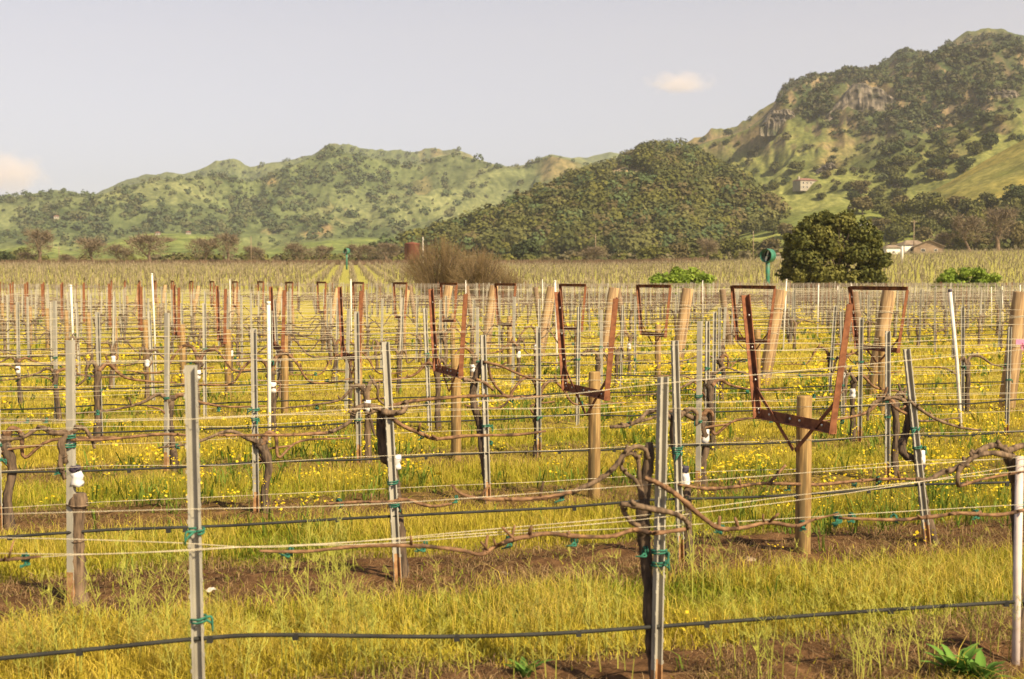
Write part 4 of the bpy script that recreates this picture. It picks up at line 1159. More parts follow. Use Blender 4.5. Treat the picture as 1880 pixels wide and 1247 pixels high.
def vine_variant(seed):
    """generic head-trained vine; local x along the row"""
    q = random.Random(seed); out = []
    h = q.uniform(.58, .78); bx = q.choice((-1, 1)) * q.uniform(.03, .06)
    P = [Vector((bx*1.4, .02, -.05)), Vector((bx, .03, h*.35)), Vector((bx + q.uniform(-.05,.05), .04, h*.7)), Vector((bx*.5 + q.uniform(-.04,.04), .03, h))]
    S = spline(P, 5); mb = MB()
    mb.tube(S, [r * (1 + q.uniform(-.15,.15)) for r in rad_along([.042, .033, .029, .040], len(S))], 9, .3, q)
    mb.tube([P[-1] + Vector((-.05,0,-.02)), P[-1] + Vector((0,0,.02)), P[-1] + Vector((.05,.0,.03))], [.018, .034, .02], 8, .4, q)
    out.append(('trunk', mb.mesh('trunk', M['trunkbark'] if q.random() < .3 else M['bark'])))
    for s in (-1, 1):
        style = q.random(); hp = P[-1]
        if style < .55:   # arm loops up and over, then lies along the wire
            up = q.uniform(.10, .26)
            Q = [hp, hp + Vector((s*.06, 0, up*.8)), hp + Vector((s*.17, 0, up)), hp + Vector((s*.28, 0, up*.45)), Vector((hp.x + s*.40, 0, .60)), Vector((hp.x + s*.62, 0, .585)), Vector((hp.x + s*q.uniform(.78,.98), 0, .61))]
        elif style < .8:
            Q = [hp, hp + Vector((s*.10, 0, .06)), Vector((hp.x + s*.25, 0, .68)), Vector((hp.x + s*.5, 0, .62)), Vector((hp.x + s*q.uniform(.75,.95), 0, .60))]
        else:
            Q = [hp, hp + Vector((s*.05, 0, .09)), hp + Vector((s*.11, 0, .04)), hp + Vector((s*.13, 0, -.10)), Vector((hp.x + s*.3, 0, .59)), Vector((hp.x + s*.7, 0, .60))]
        Q = [p + Vector((0, q.uniform(-.03,.03), q.uniform(-.015,.015))) for p in Q]
        S = spline(Q, 5); mb = MB(); R = rad_along([.025, .021, .016, .012, .010, .007], len(S))
        mb.tube(S, R, 6, .2, q)
        for k in range(4):
            i = q.randrange(2, len(S) - 1); c = S[i]
            d = Vector((q.uniform(-.4,.4), q.uniform(-.6,.3), q.uniform(.3,1))).normalized(); ln = q.choice((.02, .05, .09))
            mb.tube([c, c + d*ln*.6, c + d*ln], [R[i]*.8, R[i]*.7, R[i]*.5], 5)
        out.append(('cane', mb.mesh('cane', M['cane'] if q.random() < .35 else M['trunkbark'])))
    if q.random() < .6:
        S = spline([P[2], P[2] + Vector((q.choice((-1,1))*.07, -.03, .12)), P[2] + Vector((q.choice((-1,1))*.2, -.03, .16))], 4); mb = MB()
        mb.tube(S, rad_along([.014, .008], len(S)), 6, .2, q); out.append(('cane', mb.mesh('cane', M['cane'])))
    mb = MB(); z = h * .72; c = spline(P, 5)[12]
    mb.tube([(c.x + q.uniform(-.004,.004), c.y, c.z + t) for t in (-.06,-.03,0,.02,.05)], [.033,.037,.034,.038,.033], 9, .25, q)
    wrap = mb.mesh('trunk_wrap', M['wrapw'])
    whole = MB()
    for nm, me in out:
        whole.add([v.co for v in me.vertices], [tuple(p.vertices) for p in me.polygons], True)
    wm = whole.mesh('grape_vine', M['bark'] if seed % 3 else M['trunkbark'])
    return out, wrap, wm
VINES = [vine_variant(400 + k) for k in range(9)]
HAND = {1: None, 2: None, 3: [894]}
STUFF_VINE = []; n_v = 8
for n in range(2, LAST_ROW + 1):
    cnt = 0
    for i, X in enumerate(STK_X[n]):
        if n == 2: continue
        if n == 3 and abs(X - row_at_px(3, 894)) < .1: continue
        if n > LAST_SINGLE: STUFF_VINE.append(rowp(n, X + .05)); continue
        if rr.random() < .06: continue
        b = rowp(n, X + rr.uniform(-.05,.05)); b.z = float(gz(b.x, b.y))
        k = rr.randrange(9); out, wrap, wm = VINES[k]
        rz = ROT + (math.pi if rr.random() < .5 else 0); s = rr.uniform(.92, 1.10)
        if n <= 8:
            o = empty('grape_vine', b, 'grape vine tied to a stake in the %s, %s from the left' % (ROWNAME[n], ORD[i]), 'vine', 'old grape vines')
            for nm, me in out: link(nm, me, o)
            if rr.random() < .5:
                link('trunk_wrap', wrap, o); o['label'] = 'grape vine with white trunk wrap in the %s, %s from the left' % (ROWNAME[n], ORD[i])
            for t in range(2):
                c = link('plant_tie', SMALLTIE[rr.randrange(4)], o, (rr.choice((-.6,-.45,.45,.62)), -.01, .60)); c.rotation_euler = (0, 1.57, rr.random()); c.scale = (1.0,1.0,1.0)
        else:
            o = link('grape_vine', wm, None, b); tag(o, 'small brown grape vine in the crowded far rows of the vineyard', 'vine', 'small vines of the far rows')
        o.rotation_euler[2] = rz; o.scale = (s * rr.choice((1, 1, -1)), s, s)
        n_v += 1
print('vines', n_v)
# the rows farthest back, past counting: stakes, wires and vines as one mass
def far_rows():
    rng = np.random.default_rng(51); V = []; C = []
    def quad(p, q, w, c):
        w = np.array(w); V.extend([p - w, p + w, q + w, q - w]); C.extend([c] * 4)
    for p in STUFF_STAKE:
        p = np.array(p); g = np.array((.30,.28,.24)) * (.7 + .5 * rng.random()); h = 1.35 + .2 * rng.random()
        if rng.random() < .2: g = np.array((.17,.08,.045))
        quad(p, p + [rng.normal() * .03, 0, h], (.022, 0, 0), g); quad(p, p + [0, 0, h], (0, .022, 0), g)
    for p in STUFF_VINE:
        p = np.array(p); c = np.array((.085,.058,.045)) * (.6 + .7 * rng.random()); h = .6 + .2 * rng.random()
        quad(p, p + [.05 * rng.normal(), 0, h], (.035, .01, 0), c); quad(p, p + [0, 0, h], (.0, .035, 0), c)
        for s in (-1, 1):
            a = p + [0, 0, h]; m = a + [s * .2, s * .2 * TAN, .15 * rng.random()]; e = p + [s * .85, s * .85 * TAN, .6]
            quad(a, m, (0, .0, .022), c); quad(m, e, (0, 0, .016), c * 1.3)
            for t in range(4):
                f = rng.random(); b = m * (1 - f) + e * f; quad(b, b + [rng.normal() * .06, rng.normal() * .06, .2 * rng.random()], (.010, .003, 0), c * 1.2)
    for n in range(LAST_SINGLE + 1, LAST_ROW + 1):
        for (a, b) in segs(n):
            for z, w in ((.45, .010), (.6, .008), (1.03, .004), (1.38, .005), (1.42, .004)):
                P = [np.array(rowp(n, a + (b - a) * k / 12, z + rng.normal() * .015)) for k in range(13)]
                col = np.array((.05,.05,.05)) if z == .45 else np.array((.19,.155,.13))
                for k in range(12): quad(P[k], P[k+1], (0, 0, w * .5), col)
    V = np.array(V); F = np.arange(len(V)).reshape(-1, 4)
    tag(link('far_vine_rows', mesh_np('far_vine_rows', V, F, M['fieldvine'], np.array(C))), 'crowded far rows of stakes, wires and brown vines', 'vine rows', None, 'stuff')
far_rows()

# --- the second vineyard on the rising ground ---------------------------------------
def far_field():
    rng = np.random.default_rng(61); V = []; C = []
    # rows run away from the camera, slightly to the left
    pts = []
    dirx = -.123; sp = 2.5
    for i in range(-170, 260):
        x0 = i * sp
        Y = np.arange(128, 404, 1.9)
        X = x0 + dirx * (Y - 128)
        m = np.abs(X / Y) < .41
        m &= ~((Y > 205) & (Y < 211)) 
        X, Y = X[m], Y[m]
        pts.append(np.stack([X, Y], -1))
    P = np.concatenate(pts); P = P[rng.random(len(P)) < .93]
    P = P + rng.normal(size=P.shape) * np.array([.22, .3])
    Z = gz(P[:, 0], P[:, 1]); n = len(P)
    base = np.stack([P[:, 0], P[:, 1], Z], -1)
    u = P[:, 0] / P[:, 1]
    def quads(a, b, w, c):
        w = np.broadcast_to(np.asarray(w, float), a.shape)
        V.append(np.stack([a - w, a + w, b + w, b - w], 1).reshape(-1, 3)); C.append(np.repeat(c, 4, axis=0))
    col = np.array([[.19,.16,.095]]) * (.6 + .8 * rng.random((n, 1)))
    h = .6 + .3 * rng.random(n)
    top = base + np.stack([rng.normal(size=n) * .07, rng.normal(size=n) * .07, h], -1)
    quads(base, top, (.05, 0, 0), col); quads(base, top, (0, .05, 0), col)
    for k in range(4):
        e = top + np.stack([rng.normal(size=n) * .22, rng.normal(size=n) * .55, .12 + .40 * rng.random(n)], -1)
        quads(top - [0, 0, .1], e, (.020, .004, 0), col * 1.15)
    st = rng.random(n) < .33
    b = base[st]; t = b + np.stack([0 * b[:, 0], 0 * b[:, 0], 1.5 + .2 * rng.random(len(b))], -1)
    g = np.array([[.30,.24,.17]]) * (.6 + .8 * rng.random((len(b), 1)))
    quads(b, t, (.028, 0, 0), g); quads(b, t, (0, .028, 0), g)
    V_ = np.concatenate(V); C_ = np.concatenate(C)
    tag(link('far_vineyard', mesh_np('far_vineyard', V_, np.arange(len(V_)).reshape(-1, 4), M['fieldvine'], C_)), 'second vineyard of brown dormant vines on the rising field', 'vineyard', None, 'stuff')
    # brown cross rows along the far edge
    V.clear(); C.clear(); pts = []
    for k, Y0 in enumerate((404.5, 407, 409.5, 412)):
        X = np.arange(-170, 60, .8); pts.append(np.stack([X, np.full_like(X, Y0)], -1))
    P = np.concatenate(pts); P += rng.normal(size=P.shape) * .12; n = len(P)
    base = np.stack([P[:, 0], P[:, 1], gz(P[:, 0], P[:, 1])], -1)
    col = np.array([[.13,.085,.055]]) * (.55 + .8 * rng.random((n, 1)))
    for k in range(7):
        e = base + np.stack([rng.normal(size=n) * .45, rng.normal(size=n) * .2, .7 + 1.3 * rng.random(n)], -1)
        quads(base + [0, 0, .2], e, (.05, 0, 0), col * (.8 + .4 * rng.random((n, 1))))
    V_ = np.concatenate(V); C_ = np.concatenate(C)
    tag(link('brown_vine_hedge', mesh_np('brown_vine_hedge', V_, np.arange(len(V_)).reshape(-1, 4), M['fieldvine'], C_)), 'dense brown line of vines along the far field edge', 'vine rows', None, 'stuff')
far_field()

# ------------------------------------------------------------------ grass, weeds, flowers
def scatter(n, y0, y1, rng, pw=1.0):
    """points over the visible ground, denser towards the camera"""
    Y = y0 * (y1 / y0) ** (rng.random(n) ** pw)
    U = rng.uniform(-.42, .42, n)
    return U * Y, Y
def blades(X, Y, Z, h, w, lean, col, rng, tipcol=None):
    n = len(X); a = rng.random(n) * 6.283
    side = np.stack([np.cos(a), np.sin(a), 0 * a], -1)
    b = rng.random(n) * 6.283; ln = (lean * h * rng.random(n))[:, None]
    bend = np.stack([np.cos(b), np.sin(b), 0 * b], -1)
    P0 = np.stack([X, Y, Z], -1)
    P1 = P0 + bend * ln * .3 + np.stack([0*h, 0*h, h * .58], -1)
    P2 = P0 + bend * ln + np.stack([0*h, 0*h, h * (1 - .25 * lean)], -1)
    s = side * (w[:, None] * .5)
    V = np.stack([P0 - s, P0 + s, P1 - s*.8, P1 + s*.8, P2 - s*.18, P2 + s*.18], 1).reshape(-1, 3)
    i = np.arange(n)[:, None] * 6
    F = np.concatenate([i + [0,1,3,2], i + [2,3,5,4]], 1).reshape(-1, 4)
    tc = col if tipcol is None else tipcol
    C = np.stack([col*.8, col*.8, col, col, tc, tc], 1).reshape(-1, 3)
    return V, F, C
def joinVF(L):
    V = np.concatenate([l[0] for l in L]); o = 0; Fs = []
    for l in L: Fs.append(l[1] + o); o += len(l[0])
    return V, np.concatenate(Fs), np.concatenate([l[2] for l in L])
def pal(p, t):
    p = np.array(p, float); t = np.clip(t, 0, .999) * (len(p) - 1); i = t.astype(int); f = (t - i)[:, None]
    return p[i] * (1 - f) + p[i + 1] * f
GRN = [(.13,.19,.018),(.29,.29,.028),(.46,.37,.045),(.56,.42,.085)]
STRAW = [(.30,.21,.075),(.42,.31,.12),(.50,.38,.16)]
DRY = [(.20,.12,.06),(.31,.20,.10),(.40,.28,.14)]
def grass():
    rng = np.random.default_rng(71); L = []
    def add(n, y0, y1, hs, ws, lean, keep, colf, tip=None, pw=1.0):
        X, Y = scatter(n, y0, y1, rng, pw)
        d = row_dist(X, Y); nz = fbm(X * .8, Y * .8, 4); n2 = fbm(X * 3.1 + 40, Y * 3.1, 3)
        m = rng.random(n) < keep(X, Y, d, nz, n2)
        X, Y, d, nz, n2 = X[m], Y[m], d[m], nz[m], n2[m]; k = len(X)
        h = hs[0] + (hs[1] - hs[0]) * rng.random(k) * (.5 + n2); w = (ws * (.6 + .8 * rng.random(k))) * np.maximum(1, Y / 11.0)
        c = colf(X, Y, d, nz, n2, k) * (.75 + .5 * rng.random((k, 1)))
        L.append(blades(X, Y, gz(X, Y) - .01, h, w, lean, c, rng, None if tip is None else np.broadcast_to(np.array(tip), c.shape) * (.8 + .4 * rng.random((k, 1)))))
    strip = lambda d, nz: 1 - sstep(.36, .62, d + (nz - .5) * .5)
    fadeY = lambda Y: 1 - .75 * sstep(8.6, 14, Y)
    # short green sward between the rows
    add(380000, 4.6, 60, (.035, .12), .006, .8, lambda X, Y, d, nz, n2: (1 - .93 * strip(d, nz) * fadeY(Y)), lambda X, Y, d, nz, n2, k: pal(GRN, np.clip(1.5 * (nz - .5) + .48, 0, 1) * .8 + .25 * (rng.random(k) - .3) + .25 * sstep(9, 24, Y)))
    # taller pale grass with feathery straw tops
    add(260000, 4.6, 30, (.09, .25), .0030, .9, lambda X, Y, d, nz, n2: (1 - strip(d, nz)) * sstep(.36, .62, n2) * (.10 + .90 * sstep(.55, .95, d)), lambda X, Y, d, nz, n2, k: pal(GRN, .45 + .5 * rng.random(k)), (.50,.37,.13), pw=1.35)
    # dry brown stems on the strips under the vines
    add(220000, 4.6, 34, (.04, .15), .0038, 1.3, lambda X, Y, d, nz, n2: strip(d, nz) * np.clip(2.6 * n2 - .75, .10, 1) * .85, lambda X, Y, d, nz, n2, k: pal(DRY, rng.random(k)))
    # dry stalks lying about on the bare strips
    add(130000, 4.6, 20, (.05, .13), .005, 3.2, lambda X, Y, d, nz, n2: strip(d, nz) * np.clip(2 * n2 - .2, .2, 1), lambda X, Y, d, nz, n2, k: pal([(.10,.06,.035),(.24,.15,.075),(.40,.28,.14)], rng.random(k)))
    # green seedlings coming up in the strips
    add(60000, 4.6, 20, (.03, .10), .005, 1.2, lambda X, Y, d, nz, n2: strip(d, nz) * sstep(.50, .62, n2), lambda X, Y, d, nz, n2, k: pal(GRN, .05 + .4 * rng.random(k)))
    # straw border along the strips
    add(60000, 4.6, 26, (.05, .12), .0035, .9, lambda X, Y, d, nz, n2: np.exp(-((d - .55) / .22) ** 2) * (.3 + .7 * n2), lambda X, Y, d, nz, n2, k: pal(STRAW, rng.random(k)), (.52,.39,.17))
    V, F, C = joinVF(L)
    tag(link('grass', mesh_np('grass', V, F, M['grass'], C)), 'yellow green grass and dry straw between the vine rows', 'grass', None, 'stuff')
grass()
def mustard():
    rng = np.random.default_rng(81)
    n = 14500
    X, Y = scatter(n, 5.2, 62, rng, .8)
    px = 940 + FPX * X / Y; py = 510 + FPX * CAMZ / Y
    nz = fbm(X * .7 + 11, Y * .7 + 5, 4)
    d = row_dist(X, Y)
    dens = .06 + .85 * sstep(650, 1350, px) * sstep(1040, 930, py) + .28 * sstep(1050, 930, py)
    dens = dens * (.05 + 1.9 * sstep(.46, .66, nz) * sstep(.34, .6, fbm(X * 2.1 + 3, Y * 2.1, 3))) * np.where(py > 1000, .16, 1) * np.where((py < 680), .30, 1)
    m = rng.random(n) < dens
    X, Y = X[m], Y[m]; k = len(X)
    Z = gz(X, Y); h = .18 + .34 * rng.random(k)
    w = .0035 * np.maximum(1, Y / 9)
    Vs = [blades(X, Y, Z, h, w, .25, pal([(.13,.19,.03),(.2,.24,.04)], rng.random(k)), rng)]
    # a few leaves per stem
    for q in range(3):
        Vs.append(blades(X + rng.normal(size=k)*.02, Y + rng.normal(size=k)*.02, Z + .02, h * (.35 + .3 * rng.random(k)), w * 3.2, 1.3, pal([(.10,.17,.02),(.2,.25,.04)], rng.random(k)), rng))
    V, F, C = joinVF(Vs)
    tag(link('weed_stems', mesh_np('weed_stems', V, F, M['grass'], C)), 'thin green stems and leaves of the wild mustard', 'weeds', None, 'stuff')
    J = 9; kk = np.repeat(np.arange(k), J)
    spread = (.035 * np.maximum(1, Y / 16))[kk]
    c = np.stack([X[kk], Y[kk], Z[kk] + h[kk] * .94], -1) + rng.normal(size=(k * J, 3)) * np.array([1, 1, .7]) * spread[:, None]
    psz = (.40 + .62 * rng.random(k) ** 1.5)[kk]; N = rng.normal(size=(k * J, 3)) * .6 + np.array([0, -.3, 1])
    V, F = quads_from(c, N, psz * .024 * np.maximum(1, Y[kk] / 10) ** .9 * (.6 + .7 * rng.random(k * J)), rng)
    col = pal([(.48,.34,.012),(.62,.46,.02),(.70,.55,.05)], rng.random(k * J))
    tag(link('mustard_flowers', mesh_np('mustard_flowers', V, F, M['petal'], np.repeat(col, 4, axis=0))), 'yellow wild mustard flowers scattered over the grass', 'flowers', None, 'stuff')
mustard()
def tall_weeds():
    """branching feathery weeds standing before the nearest row"""
    rng = np.random.default_rng(91); V = []; C = []
    spots = [(245,1160),(285,1190),(560,1230),(640,1220),(590,1160),(1070,1190),(1120,1235),(1570,1240),(1620,1215),(1800,1190),(60,1240),(150,1225),(830,1235),(980,1240),(1500,1160),(1700,1215),(1290,1080),(1245,1050),(350,1240),(470,1235),(700,1245),(1380,1240),(620,1050),(590,1090),(1340,1220)]
    for (x, y) in spots:
        Y = CAMZ / -elev(y + 30); b0 = np.array(at(x, y + 30, Y)); b0[2] = 0
        for s in range(rng.integers(4, 8)):
            b = b0 + rng.normal(size=3) * [.07, .07, 0]
            H = rng.uniform(.32, .62); l = rng.normal(size=2) * .22; col = np.array((.26,.27,.05)) * (.75 + .6 * rng.random()) + np.array([.08,.05,.02]) * rng.random()
            prev = b; 
            for k in range(1, 8):
                f = k / 7; p = b + np.array([l[0] * f * f * H, l[1] * f * f * H, H * f])
                w = np.array([.0028 * (1.15 - f), .0006, 0]); V += [prev - w, prev + w, p + w, p - w]; C += [col] * 4
                if k > 1:
                    for t in range(3):
                        dd = np.array([rng.normal(), rng.normal(), .9]); dd = dd / np.linalg.norm(dd) * rng.uniform(.05, .15) * (1.2 - f)
                        e = p + dd; w2 = np.array([.0016, .0005, 0]); V += [p - w2, p + w2, e + w2*.4, e - w2*.4]; C += [col * 1.1] * 4
                        for u in range(3):
                            g = p + dd * rng.uniform(.3, 1); e2 = g + rng.normal(size=3) * .02 + [0, 0, .012]; V += [g - w2*.7, g + w2*.7, e2 + w2*.4, e2 - w2*.4]; C += [col * 1.2] * 4
                prev = p
    V = np.array(V); F = np.arange(len(V)).reshape(-1, 4)
    tag(link('feathery_weeds', mesh_np('feathery_weeds', V, F, M['grass'], np.array(C))), 'tall feathery pale green weeds in front of the nearest row', 'weeds', None, 'stuff')
tall_weeds()
def broad_plant(x, y, n, label, seed, L=.26):
    rng = np.random.default_rng(seed); Y = CAMZ / -elev(y); p = at(x, y, Y); p.z = float(gz(p.x, p.y))
    V = []; F = []; C = []
    for i in range(n):
        a = rng.uniform(0, 6.283); ln = L * rng.uniform(.6, 1.1); up = rng.uniform(.9, 1.7)
        d = np.array([math.cos(a), math.sin(a), 0]); s = np.array([-math.sin(a), math.cos(a), 0]); b = len(V); m = 6
        col = np.array((.08,.155,.03)) * (.75 + .6 * rng.random()) + np.array((.02,.03,0)) * rng.random()
        for k in range(m + 1):
            f = k / m; c = d * ln * f * (.35 + .5 * f / up) + np.array([0, 0, ln * up * (f - .42 * f * f)])
            w = ln * .11 * math.sin(math.pi * min(1, .10 + .90 * f)) ** .8 + .003; w *= 1 + .14 * math.sin(k * 2.4 + i)
            V += [c - s * w + [0, 0, w * .35], c, c + s * w + [0, 0, w * .35]]; C += [col, col * 1.25, col]
            if k: 
                q = b + (k - 1) * 3
                F += [(q, q+1, q+4, q+3), (q+1, q+2, q+5, q+4)]
    o = link('broadleaf_weed', mesh_np('broadleaf_weed', np.array(V), np.array(F), M['leaf'], np.array(C), True), None, p)
    tag(o, label, 'plant')
broad_plant(1758, 1262, 34, 'bright green broad leaved weed at the lower right on dry soil', 1, .19)
broad_plant(1800, 1268, 26, 'smaller bright green weed right of the big broad leaved one', 2, .17)
broad_plant(965, 1258, 12, 'low green broad leaved weed at the bottom middle', 3, .15)
def stone(x, y, w, label, seed):
    r = random.Random(seed); Y = CAMZ / -elev(y); p = at(x, y, Y); p.z = float(gz(p.x, p.y)) + .02; R = w / FPX * Y * .5
    mb = MB(); vs = []; nu, nv = 12, 8
    for i in range(nv + 1):
        for j in range(nu):
            t = math.pi * i / nv; a = 2*math.pi*j/nu
            k = R * (1 + .22*math.sin(3*a + seed) * math.sin(t) + r.uniform(-.10, .10))
            vs.append((k*math.sin(t)*math.cos(a), k*math.sin(t)*math.sin(a), k*.66*math.cos(t)))
    fs = [(i*nu+j, i*nu+(j+1)%nu, (i+1)*nu+(j+1)%nu, (i+1)*nu+j) for i in range(nv) for j in range(nu)]
    mb.add(vs, fs, True); tag(mb.build('stone', M['stone'], None, p), label, 'stone', 'stones on the bare strip')
stone(1292, 1018, 34, 'largest brown stone right of the white wrapped vine', 1)
stone(1375, 1035, 24, 'grey stone left of the largest wooden post', 2)
stone(924, 1060, 20, 'small pale stone on the bare strip at the middle', 3)
stone(522, 1052, 18, 'reddish stone on the bare strip left of centre', 4)
stone(486, 1084, 24, 'flat tan stone right of the nearest left stake', 5)
stone(1150, 1030, 18, 'small brown stone left of the nearest middle stake', 6)
def scrap(x, y):
    Y = CAMZ / -elev(y); p = at(x, y, Y); p.z = .07
    mb = MB(); q = random.Random(5); g = [[Vector(((i-3)*.016, (j-1.5)*.016, .012*math.sin(i*1.3+j) + q.uniform(0,.008))) for i in range(7)] for j in range(4)]
    vs = [v for r in g for v in r] + [v + Vector((0,0,.002)) for r in g for v in r]; n = 28
    fs = [(j*7+i, j*7+i+1, (j+1)*7+i+1, (j+1)*7+i) for j in range(3) for i in range(6)]; fs += [tuple(n + k for k in reversed(f)) for f in fs]
    mb.add(vs, fs, True); tag(mb.build('plastic_scrap', M['white'], None, p), 'small white plastic scrap in the dry grass by the left stake', 'litter')
scrap(382, 1108)
def ribbon():
    b = onrow(3, 1876, 632); mb = MB()
    for s in (0, 1):
        P = [(0, 0, 0), (-.02 + .03*s, -.03, -.02), (.0 + .05*s, -.04, -.05 - .03*s)]
        a = [Vector(p) for p in spline(P, 4)]
        vs = [p + Vector((0, 0, k)) for p in a for k in (-.014, .014)]; vs += [v + Vector((0, .002, 0)) for v in vs]; h = len(a) * 2
        f = [(2*i, 2*i+2, 2*i+3, 2*i+1) for i in range(len(a)-1)]; mb.add(vs, f + [tuple(h + q for q in reversed(x)) for x in f])
    mb.box((.0, .02, .02), (.09, .004, .05))
    tag(mb.build('ribbon', M['pink'], None, b), 'pink ribbon tied to a wire at the right edge', 'ribbon')
ribbon()

# ------------------------------------------------------------------ far objects
def wind_machine(px, py_top, py_base, wpx, Y, label, rz):
    b = gp((px - 940) / FPX * Y, Y); s = Y / FPX
    zt = CAMZ + elev(py_top) * Y - b.z; R = wpx * s * .5
    o = empty('wind_machine', b, label, 'wind machine', 'green wind machines')
    zc = zt - R
    mb = MB(); mb.tube([(0,0,-.3), (0,0,zc*.5), (0,0,zc - R*.8)], R*.30, 16); mb.lathe([(R*.30, zc-R*1.0), (R*.55, zc-R*.82)], 16); mb.build('tower', M['green_metal'], o)
    mb = MB(); n = 28; L = R * .62; vs = []
    for (r, x) in ((R, -L), (R*1.02, -L*.9), (R*1.0, L), (R*.93, L), (R*.93, -L)):
        for k in range(n):
            a = 2*math.pi*k/n; vs.append((r*math.cos(a), x, zc + r*math.sin(a)))
    fs = [(i*n+k, i*n+(k+1)%n, (i+1)*n+(k+1)%n, (i+1)*n+k) for i in range(4) for k in range(n)]
    mb.add(vs, fs, True)
    sh = mb.build('shroud', M['green_metal'], o)
    mb = MB(); mb.lathe([(R*.90, 0), (R*.90, .02)], n, (0, L*.75, zc), Matrix.Rotation(math.pi/2, 3, 'X')); mb.build('shade_disc', M['dark'], o)  # solid disc, its dark colour painted as shade in the shroud opening
    mb = MB(); mb.lathe([(R*.05, 0), (R*.16, R*.1), (R*.16, R*.4)], 14, (0, -L*.35, zc), Matrix.Rotation(-math.pi/2, 3, 'X'))
    mb.build('hub', M['green_metal'], o)
    for k in range(2):
        mb = MB(); a = 1.25 + k * math.pi; d = Vector((math.cos(a), 0, math.sin(a))); q = Vector((-math.sin(a), .5, math.cos(a)))
        c = Vector((0, -L*.4, zc)); vs = []
        for f, w in ((.08, .10), (.5, .12), (.88, .07)):
            for t in (-1, 1): vs += [c + d*R*f + q*R*w*t, c + d*R*f + q*R*w*t + Vector((0, .03, 0))]
        fs = []
        for i in range(2):
            e = i*4; fs += [(e, e+2, e+6, e+4), (e+1, e+5, e+7, e+3), (e, e+4, e+5, e+1), (e+2, e+3, e+7, e+6)]
        mb.add(vs, fs); mb.build('fan_blade', M['white'], o)
    o.rotation_euler[2] = rz
wind_machine(1409, 457, 512, 25, 140, 'large green wind machine with round shroud left of the dark tree', -.75)
wind_machine(637, 456, 486, 11, 330, 'small distant green wind machine left of the rusty tank', -.75)
def tank():
    Y = 380; b = gp((757 - 940) / FPX * Y, Y); s = Y / FPX; zt = CAMZ + elev(447) * Y - b.z; R = 14 * s
    o = empty('water_tank', b, 'rusty dark red water tank behind the bare bushes', 'tank')
    mb = MB(); mb.lathe([(R*.96, zt*.30), (R, zt*.32), (R, zt*.96), (R*1.03, zt*.97), (R*1.03, zt), (R*.1, zt*1.06)], 20); mb.build('tank_body', M['tank'], o)
    for k in range(4):
        a = k*math.pi/2 + .5; mb = MB(); mb.bar((R*.8*math.cos(a), R*.8*math.sin(a), -.2), (R*.7*math.cos(a), R*.7*math.sin(a), zt*.32), .3, .3, Vector((1,0,0))); mb.build('leg', M['rust'], o)
tank()
def pole(px, ytop, Y, label, arm=False, r=.13, mat='polewood'):
    b = gp((px - 940) / FPX * Y, Y); h = CAMZ + elev(ytop) * Y - b.z
    o = empty('utility_pole', b, label, 'utility pole', 'utility poles behind the vineyards')
    mb = MB(); mb.tube([(0,0,-.5), (0,0,h*.5), (0,0,h)], [r*1.1, r, r*.75], 10); mb.build('shaft', M[mat], o)
    if arm:
        mb = MB(); mb.box((0, .18, h*.94), (1.8, .10, .12)); mb.build('crossarm', M[mat], o)
        for x in (-.8, 0.4, .8):
            mb = MB(); mb.lathe([(.04,0),(.07,.05),(.05,.12),(.02,.16)], 8, (x, .18, h*.94 + .06)); mb.build('insulator', M['white'], o)
pole(1093, 430, 418, 'tall wooden utility pole standing right of the bare bushes')
pole(1382, 424, 415, 'wooden utility pole left of the large wind machine')
pole(462, 434, 418, 'tall wooden utility pole in the left half')
pole(110, 452, 418, 'small utility pole right of the tall thin bare tree', r=.11)
pole(412, 460, 420, 'short pole between two bare trees at left', r=.10)
pole(1676, 404, 420, 'utility pole rising behind the tan barn roof', True, .15)
pole(777, 435, 378, 'pale pole with a white head behind the bare bushes', r=.13, mat='white')
pole(1655, 452, 300, 'white pump stand pipe at the edge of the sloping field', r=.28, mat='white')
